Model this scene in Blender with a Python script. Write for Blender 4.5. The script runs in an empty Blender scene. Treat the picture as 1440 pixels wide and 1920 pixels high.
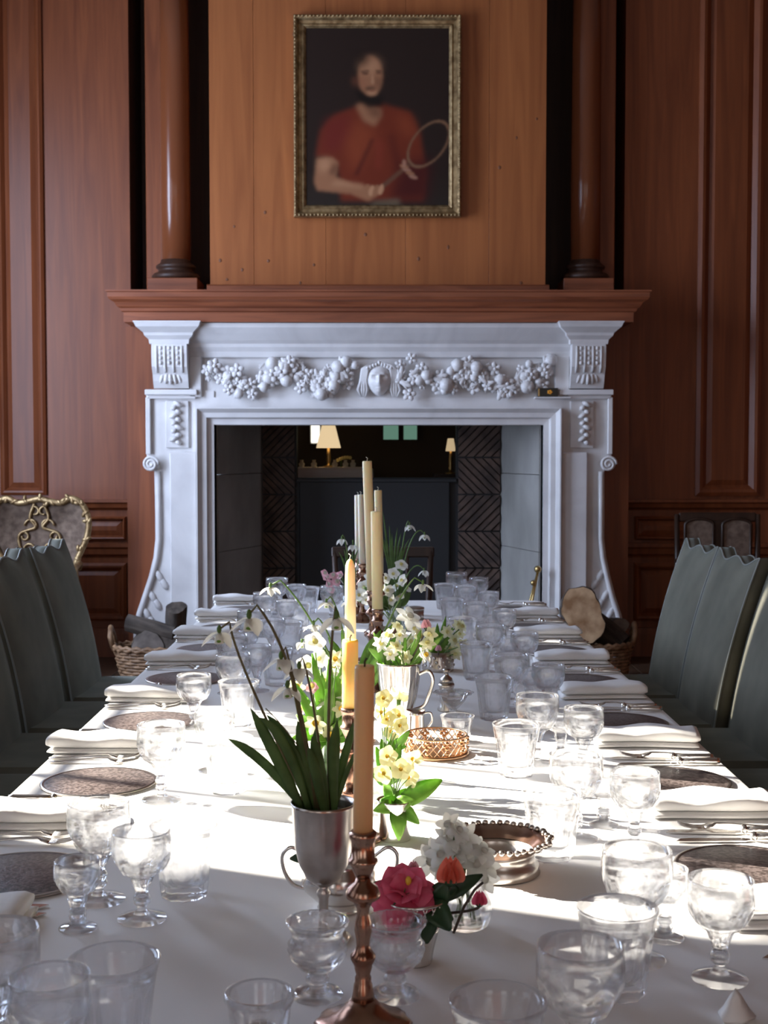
import bpy, math, random
import numpy as np
from math import sin, cos, pi, radians, sqrt
from mathutils import Vector, Matrix, Quaternion
random.seed(7)
S = bpy.context.scene
COL = S.collection
# ------------------------------------------------------------------ camera, sky, sun, exposure
FP = 2400.0; CZ = 1.39
PITCH = math.atan(110/FP); YAW = math.atan(-11/FP)
cd = bpy.data.cameras.new('camera'); cam = bpy.data.objects.new('camera', cd); COL.objects.link(cam)
cam.location = (0, 0, CZ); cam.rotation_euler = (pi/2-PITCH, 0, YAW)
cd.sensor_fit = 'VERTICAL'; cd.sensor_height = 36; cd.sensor_width = 27; cd.lens = 45
cd.clip_start = .05
cd.dof.use_dof = True; cd.dof.focus_distance = 2.5; cd.dof.aperture_fstop = 12
S.camera = cam
S.view_settings.view_transform = 'Standard'; S.view_settings.look = 'None'
S.view_settings.gamma = 1; S.view_settings.exposure = 0.0
S.view_settings.use_curve_mapping = False
S.cycles.max_bounces = 14; S.cycles.transmission_bounces = 12; S.cycles.transparent_max_bounces = 24
S.cycles.diffuse_bounces = 4; S.cycles.glossy_bounces = 4
S.cycles.sample_clamp_indirect = 6; S.cycles.blur_glossy = .2
W = bpy.data.worlds.new('sky'); S.world = W; W.use_nodes = True
bg = W.node_tree.nodes['Background']; bg.inputs[0].default_value = (.62, .76, 1, 1); bg.inputs[1].default_value = .8
SD = Vector((1, -.42, -.50))           # travel direction of the sunlight
sl = bpy.data.lights.new('sun', 'SUN'); sl.energy = 34; sl.angle = radians(.6); sl.color = (1, .93, .82)
so = bpy.data.objects.new('sun', sl); COL.objects.link(so); so.location = (-8, 6, 6)
so.rotation_euler = SD.to_track_quat('-Z', 'Y').to_euler()
def window_light(name, loc, d, w, h, e, c=(.68, .80, 1)):
    l = bpy.data.lights.new(name, 'AREA'); l.shape = 'RECTANGLE'; l.size = w; l.size_y = h; l.energy = e; l.color = c
    o = bpy.data.objects.new(name, l); COL.objects.link(o); o.location = loc
    o.rotation_euler = Vector(d).to_track_quat('-Z', 'Y').to_euler(); return o
RX0, RX1, RY0, RY1, RZ = -3.2, 3.4, -3.6, 8.7, 5.0
WIN = [(3.20, 4.5, .9, 3.9), (.2, 1.5, .9, 3.9), (-2.6, -1.3, .9, 3.9), (5.9, 7.1, .9, 3.9)]
ENL = [50, 2, 3, 225]
for i, (a, b, z0, z1) in enumerate(WIN):
    o = window_light('daylight_left', (RX0+.06, (a+b)/2, (z0+z1)/2), (1, 0, 0), b-a, z1-z0, ENL[i], (.60, .73, 1) if i in (0, 3) else (1, .93, .86))
BW = [(-2.3, -.9, .9, 3.9), (.9, 2.3, .9, 3.9)]
for a, b, z0, z1 in BW:
    window_light('daylight_rear', ((a+b)/2, RY0+.06, (z0+z1)/2), (0, 1, 0), b-a, z1-z0, 16, (1, .89, .77))

# pixel -> world point helpers (photograph frame 1440 x 1920)
_R = cam.rotation_euler.to_matrix()
def ray(px, py): return _R @ Vector(((px-720)/FP, -(py-960)/FP, -1))
def atY(px, py, Y): d = ray(px, py); return Vector((0, 0, CZ)) + d*(Y/d.y)
def atZ(px, py, z): d = ray(px, py); return Vector((0, 0, CZ)) + d*((z-CZ)/d.z)
TT = .7504
# ------------------------------------------------------------------ materials
def mat(name, col=(.8, .8, .8), rough=.5, metal=0, **k):
    m = bpy.data.materials.new(name); m.use_nodes = True
    b = m.node_tree.nodes['Principled BSDF']
    b.inputs['Base Color'].default_value = (*col, 1); b.inputs['Roughness'].default_value = rough; b.inputs['Metallic'].default_value = metal
    for kk, v in k.items(): b.inputs[kk.replace('_', ' ')].default_value = v
    return m
def nd(m, t, **k):
    n = m.node_tree.nodes.new(t)
    for a, v in k.items(): setattr(n, a, v)
    return n
def varied(m, c1, c2, scale=(1, 1, 1), nscale=4, detail=5, bump=0, bdist=.002, kind='noise', coord='Object', lo=.35, hi=.65, dist=0.):
    nt = m.node_tree; b = nt.nodes['Principled BSDF']; L = nt.links.new
    tc = nd(m, 'ShaderNodeTexCoord'); mp = nd(m, 'ShaderNodeMapping'); mp.inputs['Scale'].default_value = scale
    L(tc.outputs[coord], mp.inputs[0])
    n = nd(m, 'ShaderNodeTexNoise'); n.inputs['Scale'].default_value = nscale; n.inputs['Detail'].default_value = detail; n.inputs['Distortion'].default_value = dist
    L(mp.outputs[0], n.inputs['Vector'])
    r = nd(m, 'ShaderNodeValToRGB'); r.color_ramp.elements[0].position = lo; r.color_ramp.elements[1].position = hi
    r.color_ramp.elements[0].color = (*c1, 1); r.color_ramp.elements[1].color = (*c2, 1)
    L(n.outputs[0], r.inputs[0]); L(r.outputs[0], b.inputs['Base Color'])
    if bump:
        bp = nd(m, 'ShaderNodeBump'); bp.inputs['Strength'].default_value = bump; bp.inputs['Distance'].default_value = bdist
        L(n.outputs[0], bp.inputs['Height']); L(bp.outputs[0], b.inputs['Normal'])
    return m
def bumped(m, nscale, strength, dist, scale=(1, 1, 1), detail=3, coord='Object'):
    nt = m.node_tree; b = nt.nodes['Principled BSDF']; L = nt.links.new
    tc = nd(m, 'ShaderNodeTexCoord'); mp = nd(m, 'ShaderNodeMapping'); mp.inputs['Scale'].default_value = scale
    n = nd(m, 'ShaderNodeTexNoise'); n.inputs['Scale'].default_value = nscale; n.inputs['Detail'].default_value = detail
    bp = nd(m, 'ShaderNodeBump'); bp.inputs['Strength'].default_value = strength; bp.inputs['Distance'].default_value = dist
    L(tc.outputs[coord], mp.inputs[0]); L(mp.outputs[0], n.inputs['Vector']); L(n.outputs[0], bp.inputs['Height']); L(bp.outputs[0], b.inputs['Normal'])
    return m
def wood(name, c1, c2, rough=.42, s=1.):
    return varied(mat(name, rough=rough, Specular_IOR_Level=.4), c1, c2, (7*s, 7*s, .4*s), 2.2, 6, .2, .0015, dist=1.2, lo=.3, hi=.72)
WOOD = wood('panelling_wood', (.145, .038, .013), (.235, .068, .022))
WOODL = wood('overmantel_wood', (.26, .080, .024), (.37, .125, .038), .38, .8)
WOODH = varied(mat('shelf_wood', rough=.4), (.17, .048, .02), (.27, .082, .034), (.5, 6, 9), 3, 7, .2, .0015, dist=1)
WOODD = wood('dark_wood_recess_shade', (.035, .015, .009), (.06, .026, .014), .5)  # dark wood; on the recess walls this tone is shade put into the colour
OAK = wood('dark_chair_wood', (.022, .012, .008), (.05, .026, .016), .35)
FLOORM = wood('floor_wood', (.05, .028, .016), (.11, .06, .034), .4)
MARBLE = varied(mat('white_marble', rough=.42), (.56, .545, .54), (.69, .675, .665), (1, 1, 1), 2.2, 8, .0, dist=1.5, lo=.3, hi=.6)
STONE = varied(mat('grey_stone_slab', rough=.6), (.24, .23, .21), (.36, .345, .32), (1, 1, .6), 3, 6, .15, .002)
BRICK = varied(mat('sooty_brick', rough=.75), (.035, .022, .017), (.10, .062, .045), (1, 1, 1), 9, 5, .4, .003)
IRON = mat('black_iron', (.008, .009, .010), .6)
PLASTER = mat('plaster', (.30, .26, .21), .9)
LINEN = mat('white_linen', (.86, .85, .83), .85, Specular_IOR_Level=.15)
bumped(LINEN, 3.2, .35, .02, (1, .6, 1), 4)
NAPK = mat('napkin_linen', (.86, .85, .83), .85, Specular_IOR_Level=.1); bumped(NAPK, 22, .3, .006)
def velvet():
    m = varied(mat('green_velvet', rough=.85, Specular_IOR_Level=.12, Sheen_Weight=.35, Sheen_Roughness=.45), (.085, .082, .062), (.145, .138, .106), (1, 1, 1), 5, 3)
    m.node_tree.nodes['Principled BSDF'].inputs['Sheen Tint'].default_value = (.55, .65, .6, 1); return m
VELVET = velvet()
PIPING = mat('grey_piping', (.17, .18, .16), .5)
def glassm(name, tint, refr, gain=1.2):
    """clear glass: outer Fresnel reflection over straight transmission, blended with a refracting glass"""
    m = bpy.data.materials.new(name); m.use_nodes = True; nt = m.node_tree; nt.nodes.clear(); L = nt.links.new
    N = nt.nodes.new; o = N('ShaderNodeOutputMaterial'); g = N('ShaderNodeBsdfGlossy'); t = N('ShaderNodeBsdfTransparent'); r = N('ShaderNodeBsdfGlass')
    f = N('ShaderNodeFresnel'); f.inputs[0].default_value = 1.5; k = N('ShaderNodeMath'); k.operation = 'MULTIPLY'; k.use_clamp = True; k.inputs[1].default_value = gain
    ge = N('ShaderNodeNewGeometry'); inv = N('ShaderNodeMath'); inv.operation = 'SUBTRACT'; inv.inputs[0].default_value = 1; L(ge.outputs['Backfacing'], inv.inputs[1])
    k2 = N('ShaderNodeMath'); k2.operation = 'MULTIPLY'
    x = N('ShaderNodeMixShader'); y = N('ShaderNodeMixShader'); g.inputs['Roughness'].default_value = .0; r.inputs['Roughness'].default_value = 0; r.inputs['IOR'].default_value = 1.5
    for q in (t, r): q.inputs['Color'].default_value = (*tint, 1)
    L(f.outputs[0], k.inputs[0]); L(k.outputs[0], k2.inputs[0]); L(inv.outputs[0], k2.inputs[1])
    L(k2.outputs[0], x.inputs[0]); L(t.outputs[0], x.inputs[1]); L(g.outputs[0], x.inputs[2])
    y.inputs[0].default_value = refr; L(x.outputs[0], y.inputs[1]); L(r.outputs[0], y.inputs[2]); L(y.outputs[0], o.inputs[0]); return m
CRYSTAL = glassm('cut_crystal', (.985, .99, 1), .5, 1.6)
THIN = glassm('thin_vase_glass', (.96, .98, .97), .25)
PANE = glassm('window_glass', (1, 1, 1), 0, .6)
SILVER = mat('silver', (.80, .77, .73), .2, 1); bumped(SILVER, 40, .08, .001)
SILVERD = varied(mat('tarnished_silver', rough=.28, metal=1), (.42, .37, .33), (.74, .68, .62), (1, 1, 1), 14, 4)
COPPER = varied(mat('worn_sheffield_copper', rough=.24, metal=1), (.26, .13, .085), (.50, .33, .24), (1, 1, 1), 18, 4)
GOLDW = mat('gilt_wire', (.72, .45, .26), .28, 1)
BRASS = mat('brass', (.55, .40, .17), .35, 1)
PLATE = varied(mat('engraved_pewter_mat', rough=.33, Specular_IOR_Level=.7), (.060, .046, .042), (.17, .135, .125), (1, 1, 1), 150, 3, .6, .0015, lo=.42, hi=.58)
PLATER = mat('plate_rim', (.5, .46, .42), .3, 1)
IVORY = mat('knife_handle', (.70, .66, .58), .35)
def waxm(name, c):
    return mat(name, c, .5, Subsurface_Weight=.6, Subsurface_Radius=(.02, .012, .005), Subsurface_Scale=1.)
WAX = waxm('beeswax_cream', (.86, .74, .44)); WAXP = waxm('pale_wax', (.80, .76, .62)); WAXY = waxm('golden_wax', (.95, .70, .20)); WAXT = waxm('tan_wax', (.78, .50, .24))
WICK = mat('wick', (.06, .04, .03), .9); WICKW = mat('unburnt_wick', (.75, .72, .62), .9)
def leafm(name, c1, c2, tr=.35):
    m = varied(mat(name, rough=.45), c1, c2, (1, 1, 1), 30, 3)
    nt = m.node_tree; b = nt.nodes['Principled BSDF']; o = nt.nodes['Material Output']
    t = nt.nodes.new('ShaderNodeBsdfTranslucent'); x = nt.nodes.new('ShaderNodeMixShader'); x.inputs[0].default_value = tr
    ramp = [n for n in nt.nodes if n.type == 'VALTORGB'][0]
    nt.links.new(ramp.outputs[0], t.inputs[0]); nt.links.new(b.outputs[0], x.inputs[1]); nt.links.new(t.outputs[0], x.inputs[2]); nt.links.new(x.outputs[0], o.inputs[0]); return m
LEAF = leafm('snowdrop_leaf', (.085, .16, .045), (.15, .26, .075), .4); LEAFB = leafm('bright_primrose_leaf', (.16, .36, .05), (.28, .50, .09), .45)
LEAFD = leafm('camellia_leaf', (.012, .045, .018), (.03, .085, .035), .1); STEMM = leafm('flower_stem', (.10, .20, .05), (.18, .30, .08), .3)
STEMR = leafm('reddish_stem', (.16, .13, .06), (.22, .20, .09), .3)
PETW = leafm('white_petal', (.78, .78, .72), (.88, .88, .82), .4); PETC = leafm('cream_petal', (.80, .80, .50), (.88, .86, .62), .45)
PETY = leafm('pale_yellow_petal', (.80, .76, .38), (.88, .84, .50), .45); YOLK = mat('yolk_centre', (.85, .55, .05), .5)
PINK = leafm('camellia_pink', (.74, .07, .17), (.88, .20, .32), .3); PINKL = leafm('pale_pink_petal', (.75, .38, .45), (.85, .55, .60), .4)
CORAL = leafm('coral_petal', (.75, .12, .08), (.85, .28, .18), .35); MOSS = varied(mat('moss', rough=.9), (.03, .035, .02), (.12, .11, .08), (1, 1, 1), 40, 4, .8, .004)
BARK = varied(mat('bark', rough=.9), (.035, .026, .02), (.10, .078, .06), (1, 1, .25), 22, 5, .9, .01)
CUT = varied(mat('cut_wood', rough=.8), (.27, .14, .06), (.62, .42, .24), (1, 1, 1), 9, 5, .2, .003)
CUTD = varied(mat('weathered_cut_wood', rough=.85), (.12, .10, .085), (.24, .20, .17), (1, 1, 1), 12, 5, .3, .003)
WICKER = varied(mat('wicker', rough=.6), (.14, .075, .035), (.30, .175, .09), (1, 1, 1), 25, 3)
GILT = varied(mat('gilt_frame', rough=.42, metal=.7), (.20, .125, .055), (.44, .31, .155), (1, 1, 1), 26, 4, .7, .006)
TAPES = varied(mat('tapestry', rough=.9), (.10, .065, .045), (.20, .14, .10), (1, 1, 1), 24, 4)

# ------------------------------------------------------------------ mesh builder
class MB:
    def __init__(s): s.v = []; s.f = []; s.flat = []
    def add(s, v, f, M=None, flat=False):
        o = len(s.v)
        s.v += [tuple(M @ Vector(p)) for p in v] if M is not None else [tuple(p) for p in v]
        s.f += [tuple(i+o for i in q) for q in f]; s.flat += [flat]*len(f); return s
    def box(s, a, b, bev=0, M=None):
        x0, y0, z0 = a; x1, y1, z1 = b
        if bev <= 0:
            v = [(x, y, z) for z in (z0, z1) for y in (y0, y1) for x in (x0, x1)]
            f = [(0, 2, 3, 1), (4, 5, 7, 6), (0, 1, 5, 4), (2, 6, 7, 3), (0, 4, 6, 2), (1, 3, 7, 5)]
            return s.add(v, f, M, True)
        bm = []; c = bev
        import itertools
        v = []; idx = {}
        for cx, cy, cz in itertools.product((0, 1), repeat=3):
            X = (x0, x1)[cx]; Y = (y0, y1)[cy]; Z = (z0, z1)[cz]
            dx = c*(1-2*cx); dy = c*(1-2*cy); dz = c*(1-2*cz)
            for ax, p in enumerate([(X, Y+dy, Z+dz), (X+dx, Y, Z+dz), (X+dx, Y+dy, Z)]):
                idx[(cx, cy, cz, ax)] = len(v); v.append(p)
        f = []
        for ax in range(3):
            o1, o2 = [k for k in range(3) if k != ax]
            for sgn in (0, 1):
                q = []
                for a1, a2 in ((0, 0), (1, 0), (1, 1), (0, 1)):
                    cc = [0, 0, 0]; cc[ax] = sgn; cc[o1] = a1; cc[o2] = a2; q.append(idx[(*cc, ax)])
                if (sgn == 0) != (ax == 1): q = q[::-1]
                f.append(tuple(q))
        for ax in range(3):          # edges along ax
            o1, o2 = [k for k in range(3) if k != ax]
            for a1 in (0, 1):
                for a2 in (0, 1):
                    c0 = [0, 0, 0]; c0[o1] = a1; c0[o2] = a2; c1 = list(c0); c1[ax] = 1
                    f.append((idx[(*c0, o1)], idx[(*c0, o2)], idx[(*c1, o2)], idx[(*c1, o1)]))
        for cx, cy, cz in itertools.product((0, 1), repeat=3):
            f.append((idx[(cx, cy, cz, 0)], idx[(cx, cy, cz, 1)], idx[(cx, cy, cz, 2)]))
        return s.add(v, f, M, True)
    def lathe(s, prof, seg=24, M=None, rf=None, flatf=None):
        """prof: list of (r, z); closed at axis when r==0"""
        v = []; f = []; rings = []
        for k, (r, z) in enumerate(prof):
            if r <= 1e-6: rings.append([len(v)]); v.append((0, 0, z))
            else:
                rg = []
                for i in range(seg):
                    a = 2*pi*i/seg; rr = r*(rf(a, k, z) if rf else 1)
                    rg.append(len(v)); v.append((rr*cos(a), rr*sin(a), z))
                rings.append(rg)
        fl = []
        for k in range(len(rings)-1):
            A, B = rings[k], rings[k+1]
            for i in range(seg):
                j = (i+1) % seg
                if len(A) == 1 and len(B) == 1: continue
                if len(A) == 1: q = (A[0], B[j], B[i])
                elif len(B) == 1: q = (A[i], A[j], B[0])
                else: q = (A[i], A[j], B[j], B[i])
                f.append(q); fl.append(bool(flatf and flatf(k)))
        o = len(s.v)
        s.v += [tuple(M @ Vector(p)) for p in v] if M is not None else v
        s.f += [tuple(i+o for i in q) for q in f]; s.flat += fl; return s
    def tube(s, pts, r, seg=8, closed=False, cap=True, M=None):
        pts = [Vector(p) for p in pts]; n = len(pts)
        R = r if isinstance(r, (list, tuple)) else [r]*n
        T = []
        for i in range(n):
            a = pts[(i-1) % n] if closed or i > 0 else pts[0]; b = pts[(i+1) % n] if closed or i < n-1 else pts[-1]
            t = (b-a); T.append(t.normalized() if t.length > 1e-9 else Vector((0, 0, 1)))
        u = T[0].orthogonal().normalized(); v = []; f = []
        for i in range(n):
            u = (u - T[i]*u.dot(T[i])); u = u.normalized() if u.length > 1e-6 else T[i].orthogonal().normalized()
            w = T[i].cross(u)
            for k in range(seg):
                a = 2*pi*k/seg; v.append(pts[i] + (u*cos(a)+w*sin(a))*R[i])
        m = n if closed else n-1
        for i in range(m):
            j = (i+1) % n
            for k in range(seg):
                l = (k+1) % seg; f.append((i*seg+k, i*seg+l, j*seg+l, j*seg+k))
        if cap and not closed:
            f.append(tuple(range(seg))[::-1]); f.append(tuple((n-1)*seg+k for k in range(seg)))
        return s.add(v, f, M)
    def ball(s, c, r, seg=10, rings=6, M=None):
        rx, ry, rz = r if isinstance(r, (tuple, list)) else (r, r, r)
        v = [(c[0], c[1], c[2]-rz)]; f = []
        for k in range(1, rings):
            t = -pi/2+pi*k/rings
            for i in range(seg):
                a = 2*pi*i/seg; v.append((c[0]+rx*cos(t)*cos(a), c[1]+ry*cos(t)*sin(a), c[2]+rz*sin(t)))
        v.append((c[0], c[1], c[2]+rz)); e = len(v)-1
        for i in range(seg):
            j = (i+1) % seg; f.append((0, 1+j, 1+i)); f.append((e, 1+(rings-2)*seg+i, 1+(rings-2)*seg+j))
            for k in range(rings-2): f.append((1+k*seg+i, 1+k*seg+j, 1+(k+1)*seg+j, 1+(k+1)*seg+i))
        return s.add(v, f, M)
    def prism(s, poly, y0, y1, M=None):
        """poly in XZ, extruded along Y"""
        n = len(poly); v = [(x, y0, z) for x, z in poly]+[(x, y1, z) for x, z in poly]
        f = [tuple(range(n)), tuple(range(2*n-1, n-1, -1))]+[(i, (i+n), (i+1) % n+n, (i+1) % n) for i in range(n)]
        return s.add(v, f, M, True)
    def sweep(s, prof, path, closed=False, M=None, flat=True):
        """prof: (out, up); path: xy points; out = to the right-hand side of travel, mitred; up = z"""
        n = len(path); P = [Vector(p) for p in path]; v = []; f = []; m = len(prof)
        for i in range(n):
            d0 = (P[i]-P[i-1]).normalized() if (i > 0 or closed) else None
            d1 = (P[(i+1) % n]-P[i]).normalized() if (i < n-1 or closed) else None
            if d0 is None: d0 = d1
            if d1 is None: d1 = d0
            n0 = Vector((d0.y, -d0.x)); n1 = Vector((d1.y, -d1.x)); b = (n0+n1).normalized(); k = 1/max(.3, b.dot(n0))
            for o, z in prof: v.append((P[i].x+b.x*o*k, P[i].y+b.y*o*k, z))
        for i in range(n if closed else n-1):
            j = (i+1) % n
            for q in range(m):
                w = (q+1) % m; f.append((i*m+q, j*m+q, j*m+w, i*m+w))
        if not closed: f.append(tuple(range(m))[::-1]); f.append(tuple((n-1)*m+q for q in range(m)))
        return s.add(v, f, M, flat)
    def build(s, name, m, parent=None, smooth=True, loc=None):
        me = bpy.data.meshes.new(name); me.from_pydata(s.v, [], s.f); me.update()
        if smooth: me.polygons.foreach_set('use_smooth', [not q for q in s.flat])
        if isinstance(m, (list, tuple)):
            for q in m: me.materials.append(q)
        else: me.materials.append(m)
        return link(name, me, parent, loc)
def link(name, me, parent=None, loc=None):
    o = bpy.data.objects.new(name, me); COL.objects.link(o)
    if parent is not None: o.parent = parent
    if loc is not None: o.location = loc
    return o
def fixn(me):
    import bmesh
    b = bmesh.new(); b.from_mesh(me); bmesh.ops.recalc_face_normals(b, faces=b.faces); b.to_mesh(me); b.free()
def thing(name, label, cat, loc=(0, 0, 0), rz=0, group=None):
    o = bpy.data.objects.new(name, None); COL.objects.link(o); o.location = loc; o.rotation_euler = (0, 0, rz); o.empty_display_size = .05
    tag(o, label, cat, group); return o
def tag(o, label, cat, group=None):
    o['label'] = label; o['category'] = cat
    if group: o['group'] = group
    return o
def struct(o): o['kind'] = 'structure'; return o
def dup(root, loc, rz=0, label=None, group=None, scale=1):
    r = root.copy(); COL.objects.link(r); r.location = loc; r.rotation_euler = (0, 0, rz); r.scale = (scale,)*3
    if label: r['label'] = label
    if group: r['group'] = group
    for ch in root.children:
        c = ch.copy(); COL.objects.link(c); c.parent = r
        for g in ch.children:
            d = g.copy(); COL.objects.link(d); d.parent = c
    return r
def Tm(x=0, y=0, z=0, rx=0, ry=0, rz=0, s=1):
    return Matrix.Translation((x, y, z)) @ Matrix.Rotation(rz, 4, 'Z') @ Matrix.Rotation(ry, 4, 'Y') @ Matrix.Rotation(rx, 4, 'X') @ Matrix.Scale(s, 4)
def cr(P, n=6):
    """smooth Catmull-Rom curve through the points"""
    P = [Vector(p) for p in P]; out = []
    for i in range(len(P)-1):
        a, b, c, d = P[max(0, i-1)], P[i], P[i+1], P[min(len(P)-1, i+2)]
        for k in range(n): t = k/n; out.append(.5*((2*b)+(c-a)*t+(2*a-5*b+4*c-d)*t*t+(3*b-a-3*c+d)*t**3))
    return out+[P[-1]]
def bez(a, b, c, n=10):
    a, b, c = Vector(a), Vector(b), Vector(c)
    return [a*(1-t)**2+b*2*t*(1-t)+c*t*t for t in [i/(n-1) for i in range(n)]]

# ------------------------------------------------------------------ room shell
def wall_with_holes(mb, axis, p0, p1, a0, a1, holes):
    """wall slab between p0 and p1 on `axis`, spanning a0..a1 with (a,b,z0,z1) holes"""
    def bx(u0, u1, z0, z1):
        if u1-u0 < 1e-4: return
        mb.box((p0, u0, z0), (p1, u1, z1)) if axis == 'x' else mb.box((u0, p0, z0), (u1, p1, z1))
    cur = a0
    for a, b, z0, z1 in sorted(holes):
        bx(cur, a, 0, RZ); bx(a, b, 0, z0); bx(a, b, z1, RZ); cur = b
    bx(cur, a1, 0, RZ)
mb = MB(); mb.box((RX0-.3, RY0-.3, -.1), (RX1+.2, RY1+.6, 0)); fl = struct(mb.build('floor', FLOORM, smooth=False))
# floorboards near the hearth and beside the table
bd = MB().box((-.13, 0, 0), (.13, 2.4, .006), .002); bdm = None
for side in (-1, 1):
    for k in range(7):
        for q in range(4):
            x = side*(.98+k*.27)
            if bdm is None: o = bd.build('floorboard', FLOORM, fl, False); bdm = o.data
            else: o = link('floorboard', bdm, fl)
            o.location = (x, -.9+q*2.402+(k % 2)*.0, 0)
struct(MB().box((RX0-.3, RY0-.3, RZ), (RX1+.2, RY1+.6, RZ+.1)).build('ceiling', PLASTER, smooth=False))
mb = MB(); wall_with_holes(mb, 'x', RX0-.3, RX0, RY0, RY1+.5, WIN); struct(mb.build('wall_left', WOOD, smooth=False))
struct(MB().box((RX1, RY0, 0), (RX1+.2, RY1+.5, RZ)).build('wall_right', WOOD, smooth=False))
mb = MB(); wall_with_holes(mb, 'y', RY0-.3, RY0, RX0, RX1, BW); struct(mb.build('wall_rear', WOOD, smooth=False))
WHITE = mat('window_paint', (.8, .78, .74), .5)
def window(n, axis, p, a, b, z0, z1, nx=3, nz=5):
    f = MB(); t = .05
    def bx(mb, u0, u1, w0, w1, d=.03):
        mb.box((p-d, u0, w0), (p+d, u1, w1)) if axis == 'x' else mb.box((u0, p-d, w0), (u1, p+d, w1))
    bx(f, a, a+t, z0, z1); bx(f, b-t, b, z0, z1); bx(f, a+t, b-t, z0, z0+t); bx(f, a+t, b-t, z1-t, z1)
    w = struct(f.build('window_%d' % n, WHITE, smooth=False))
    iw = (b-a-2*t); ih = z1-z0-2*t
    for i in range(1, nx): g = MB(); u = a+t+iw*i/nx; bx(g, u-.012, u+.012, z0+t, z1-t, .015); g.build('glazing_bar', WHITE, w, False)
    for i in range(1, nz): g = MB(); u = z0+t+ih*i/nz; bx(g, a+t, b-t, u-.012, u+.012, .014); g.build('glazing_bar', WHITE, w, False)
    g = MB(); bx(g, a+t, b-t, z0+t, z1-t, .003); g.build('pane', PANE, w, False)
for i, (a, b, z0, z1) in enumerate(WIN): window(i+1, 'x', RX0-.16, a, b, z0, z1)
for i, (a, b, z0, z1) in enumerate(BW): window(i+5, 'y', RY0-.16, a, b, z0, z1)

struct(MB().box((-6.6, 7.35, 0), (RX0-.3, 7.65, 7)).build('sun_blocker_outside', mat('sun_blocker_matte', (.35, .32, .28), .9), smooth=False))  # unseen slab, added to keep direct sun out of the far left window
# far wall: panelling left and right of the chimney breast (face at y = 8.7)
YW = 8.7
wb = struct(MB().box((RX0, YW, 0), (-1.67, YW+.5, RZ)).box((1.66, YW, 0), (RX1, YW+.5, RZ)).build('wall_back', WOOD, smooth=False))
def wx(px, Y=YW): return atY(px, 850, Y).x
def wz(py, Y=YW): return atY(709, py, Y).z
def panel(x0, x1, z0, z1, mw, y=YW, par=None, m=WOOD):
    """raised and fielded panel: bolection moulding and field"""
    pr = [(0, 0), (0, .02), (mw*.35, .034), (mw*.6, .03), (mw, .004), (mw, 0)]
    M = Matrix(((1, 0, 0, 0), (0, 0, -1, y), (0, 1, 0, 0), (0, 0, 0, 1)))
    a = MB().sweep([(-o, h) for o, h in pr], [(x0, z0), (x1, z0), (x1, z1), (x0, z1)], True, M)
    o = a.build('panel_moulding', m, par or wb, False); fixn(o.data)
    fx0, fx1, fz0, fz1 = x0+mw, x1-mw, z0+mw, z1-mw
    b = .035
    v = [(fx0, y-.001, fz0), (fx1, y-.001, fz0), (fx1, y-.001, fz1), (fx0, y-.001, fz1),
         (fx0+b, y-.016, fz0+b), (fx1-b, y-.016, fz0+b), (fx1-b, y-.016, fz1-b), (fx0+b, y-.016, fz1-b)]
    MB().add(v, [(4, 5, 6, 7), (0, 1, 5, 4), (1, 2, 6, 5), (2, 3, 7, 6), (3, 0, 4, 7)], flat=True).build('panel', m, par or wb, False)
panel(wx(2), wx(88), wz(928), 4.85, .05); panel(wx(-130), wx(-30), wz(928), 4.85, .05)
panel(wx(1303), wx(1424), wz(930), 4.85, .075); panel(wx(1452), wx(1560), wz(930), 4.85, .06)
for a, b in ((wx(-200), wx(-10)), (wx(20), wx(236)), (wx(1190), wx(1400)), (wx(1425), wx(1560))): panel(a, b, .25, wz(1055), .05)
for a, b in ((wx(-200), wx(-10)), (wx(10), wx(236)), (wx(1190), wx(1400))): panel(a, b, wz(1012), wz(968), .03)
rail = lambda zt, h, d: [(0, zt), (d, zt), (d, zt-h*.25), (d*.7, zt-h*.4), (d*.55, zt-h*.75), (d*.2, zt-h*.85), (0, zt-h)]
for n, (x0, x1) in enumerate(((RX0, -1.67), (1.66, RX1))):
    s_ = 'left' if n == 0 else 'right'
    o = struct(MB().sweep(rail(wz(936), .075, .07), [(x0, YW), (x1, YW)]).build('trim_%d' % (1+n*2), WOOD, smooth=False)); fixn(o.data)
    o = struct(MB().sweep(rail(wz(1018), .10, .045), [(x0, YW), (x1, YW)]).build('trim_%d' % (2+n*2), WOOD, smooth=False)); fixn(o.data)
    o = struct(MB().sweep([(0, .2), (.02, .2), (.03, .16), (.035, 0), (0, 0)], [(x0, YW), (x1, YW)]).build('baseboard_'+s_, WOOD, smooth=False)); fixn(o.data)

# ------------------------------------------------------------------ chimney breast, overmantel
YB = 8.45
breast = struct(MB().box((-1.655, YB, 0), (-1.30, 9.15, 2.22)).box((1.30, YB, 0), (1.655, 9.15, 2.22)).box((-1.30, YB, 1.75), (1.30, 9.15, 2.22)).build('chimney_breast', WOOD, smooth=False))
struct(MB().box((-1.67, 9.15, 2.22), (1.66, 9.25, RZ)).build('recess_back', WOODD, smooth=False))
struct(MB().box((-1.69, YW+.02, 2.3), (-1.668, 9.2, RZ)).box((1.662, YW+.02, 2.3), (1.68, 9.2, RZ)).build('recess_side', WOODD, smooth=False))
YO = 8.38
ox0, ox1 = wx(396, YO), wx(1021, YO)
om = struct(MB().box((ox0+.02, YO+.03, 2.41), (ox1-.02, 9.15, RZ)).build('overmantel', WOODL, smooth=False))
cuts = [ox0, wx(478, YO), wx(612, YO), wx(760, YO), wx(915, YO), ox1]
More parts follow.
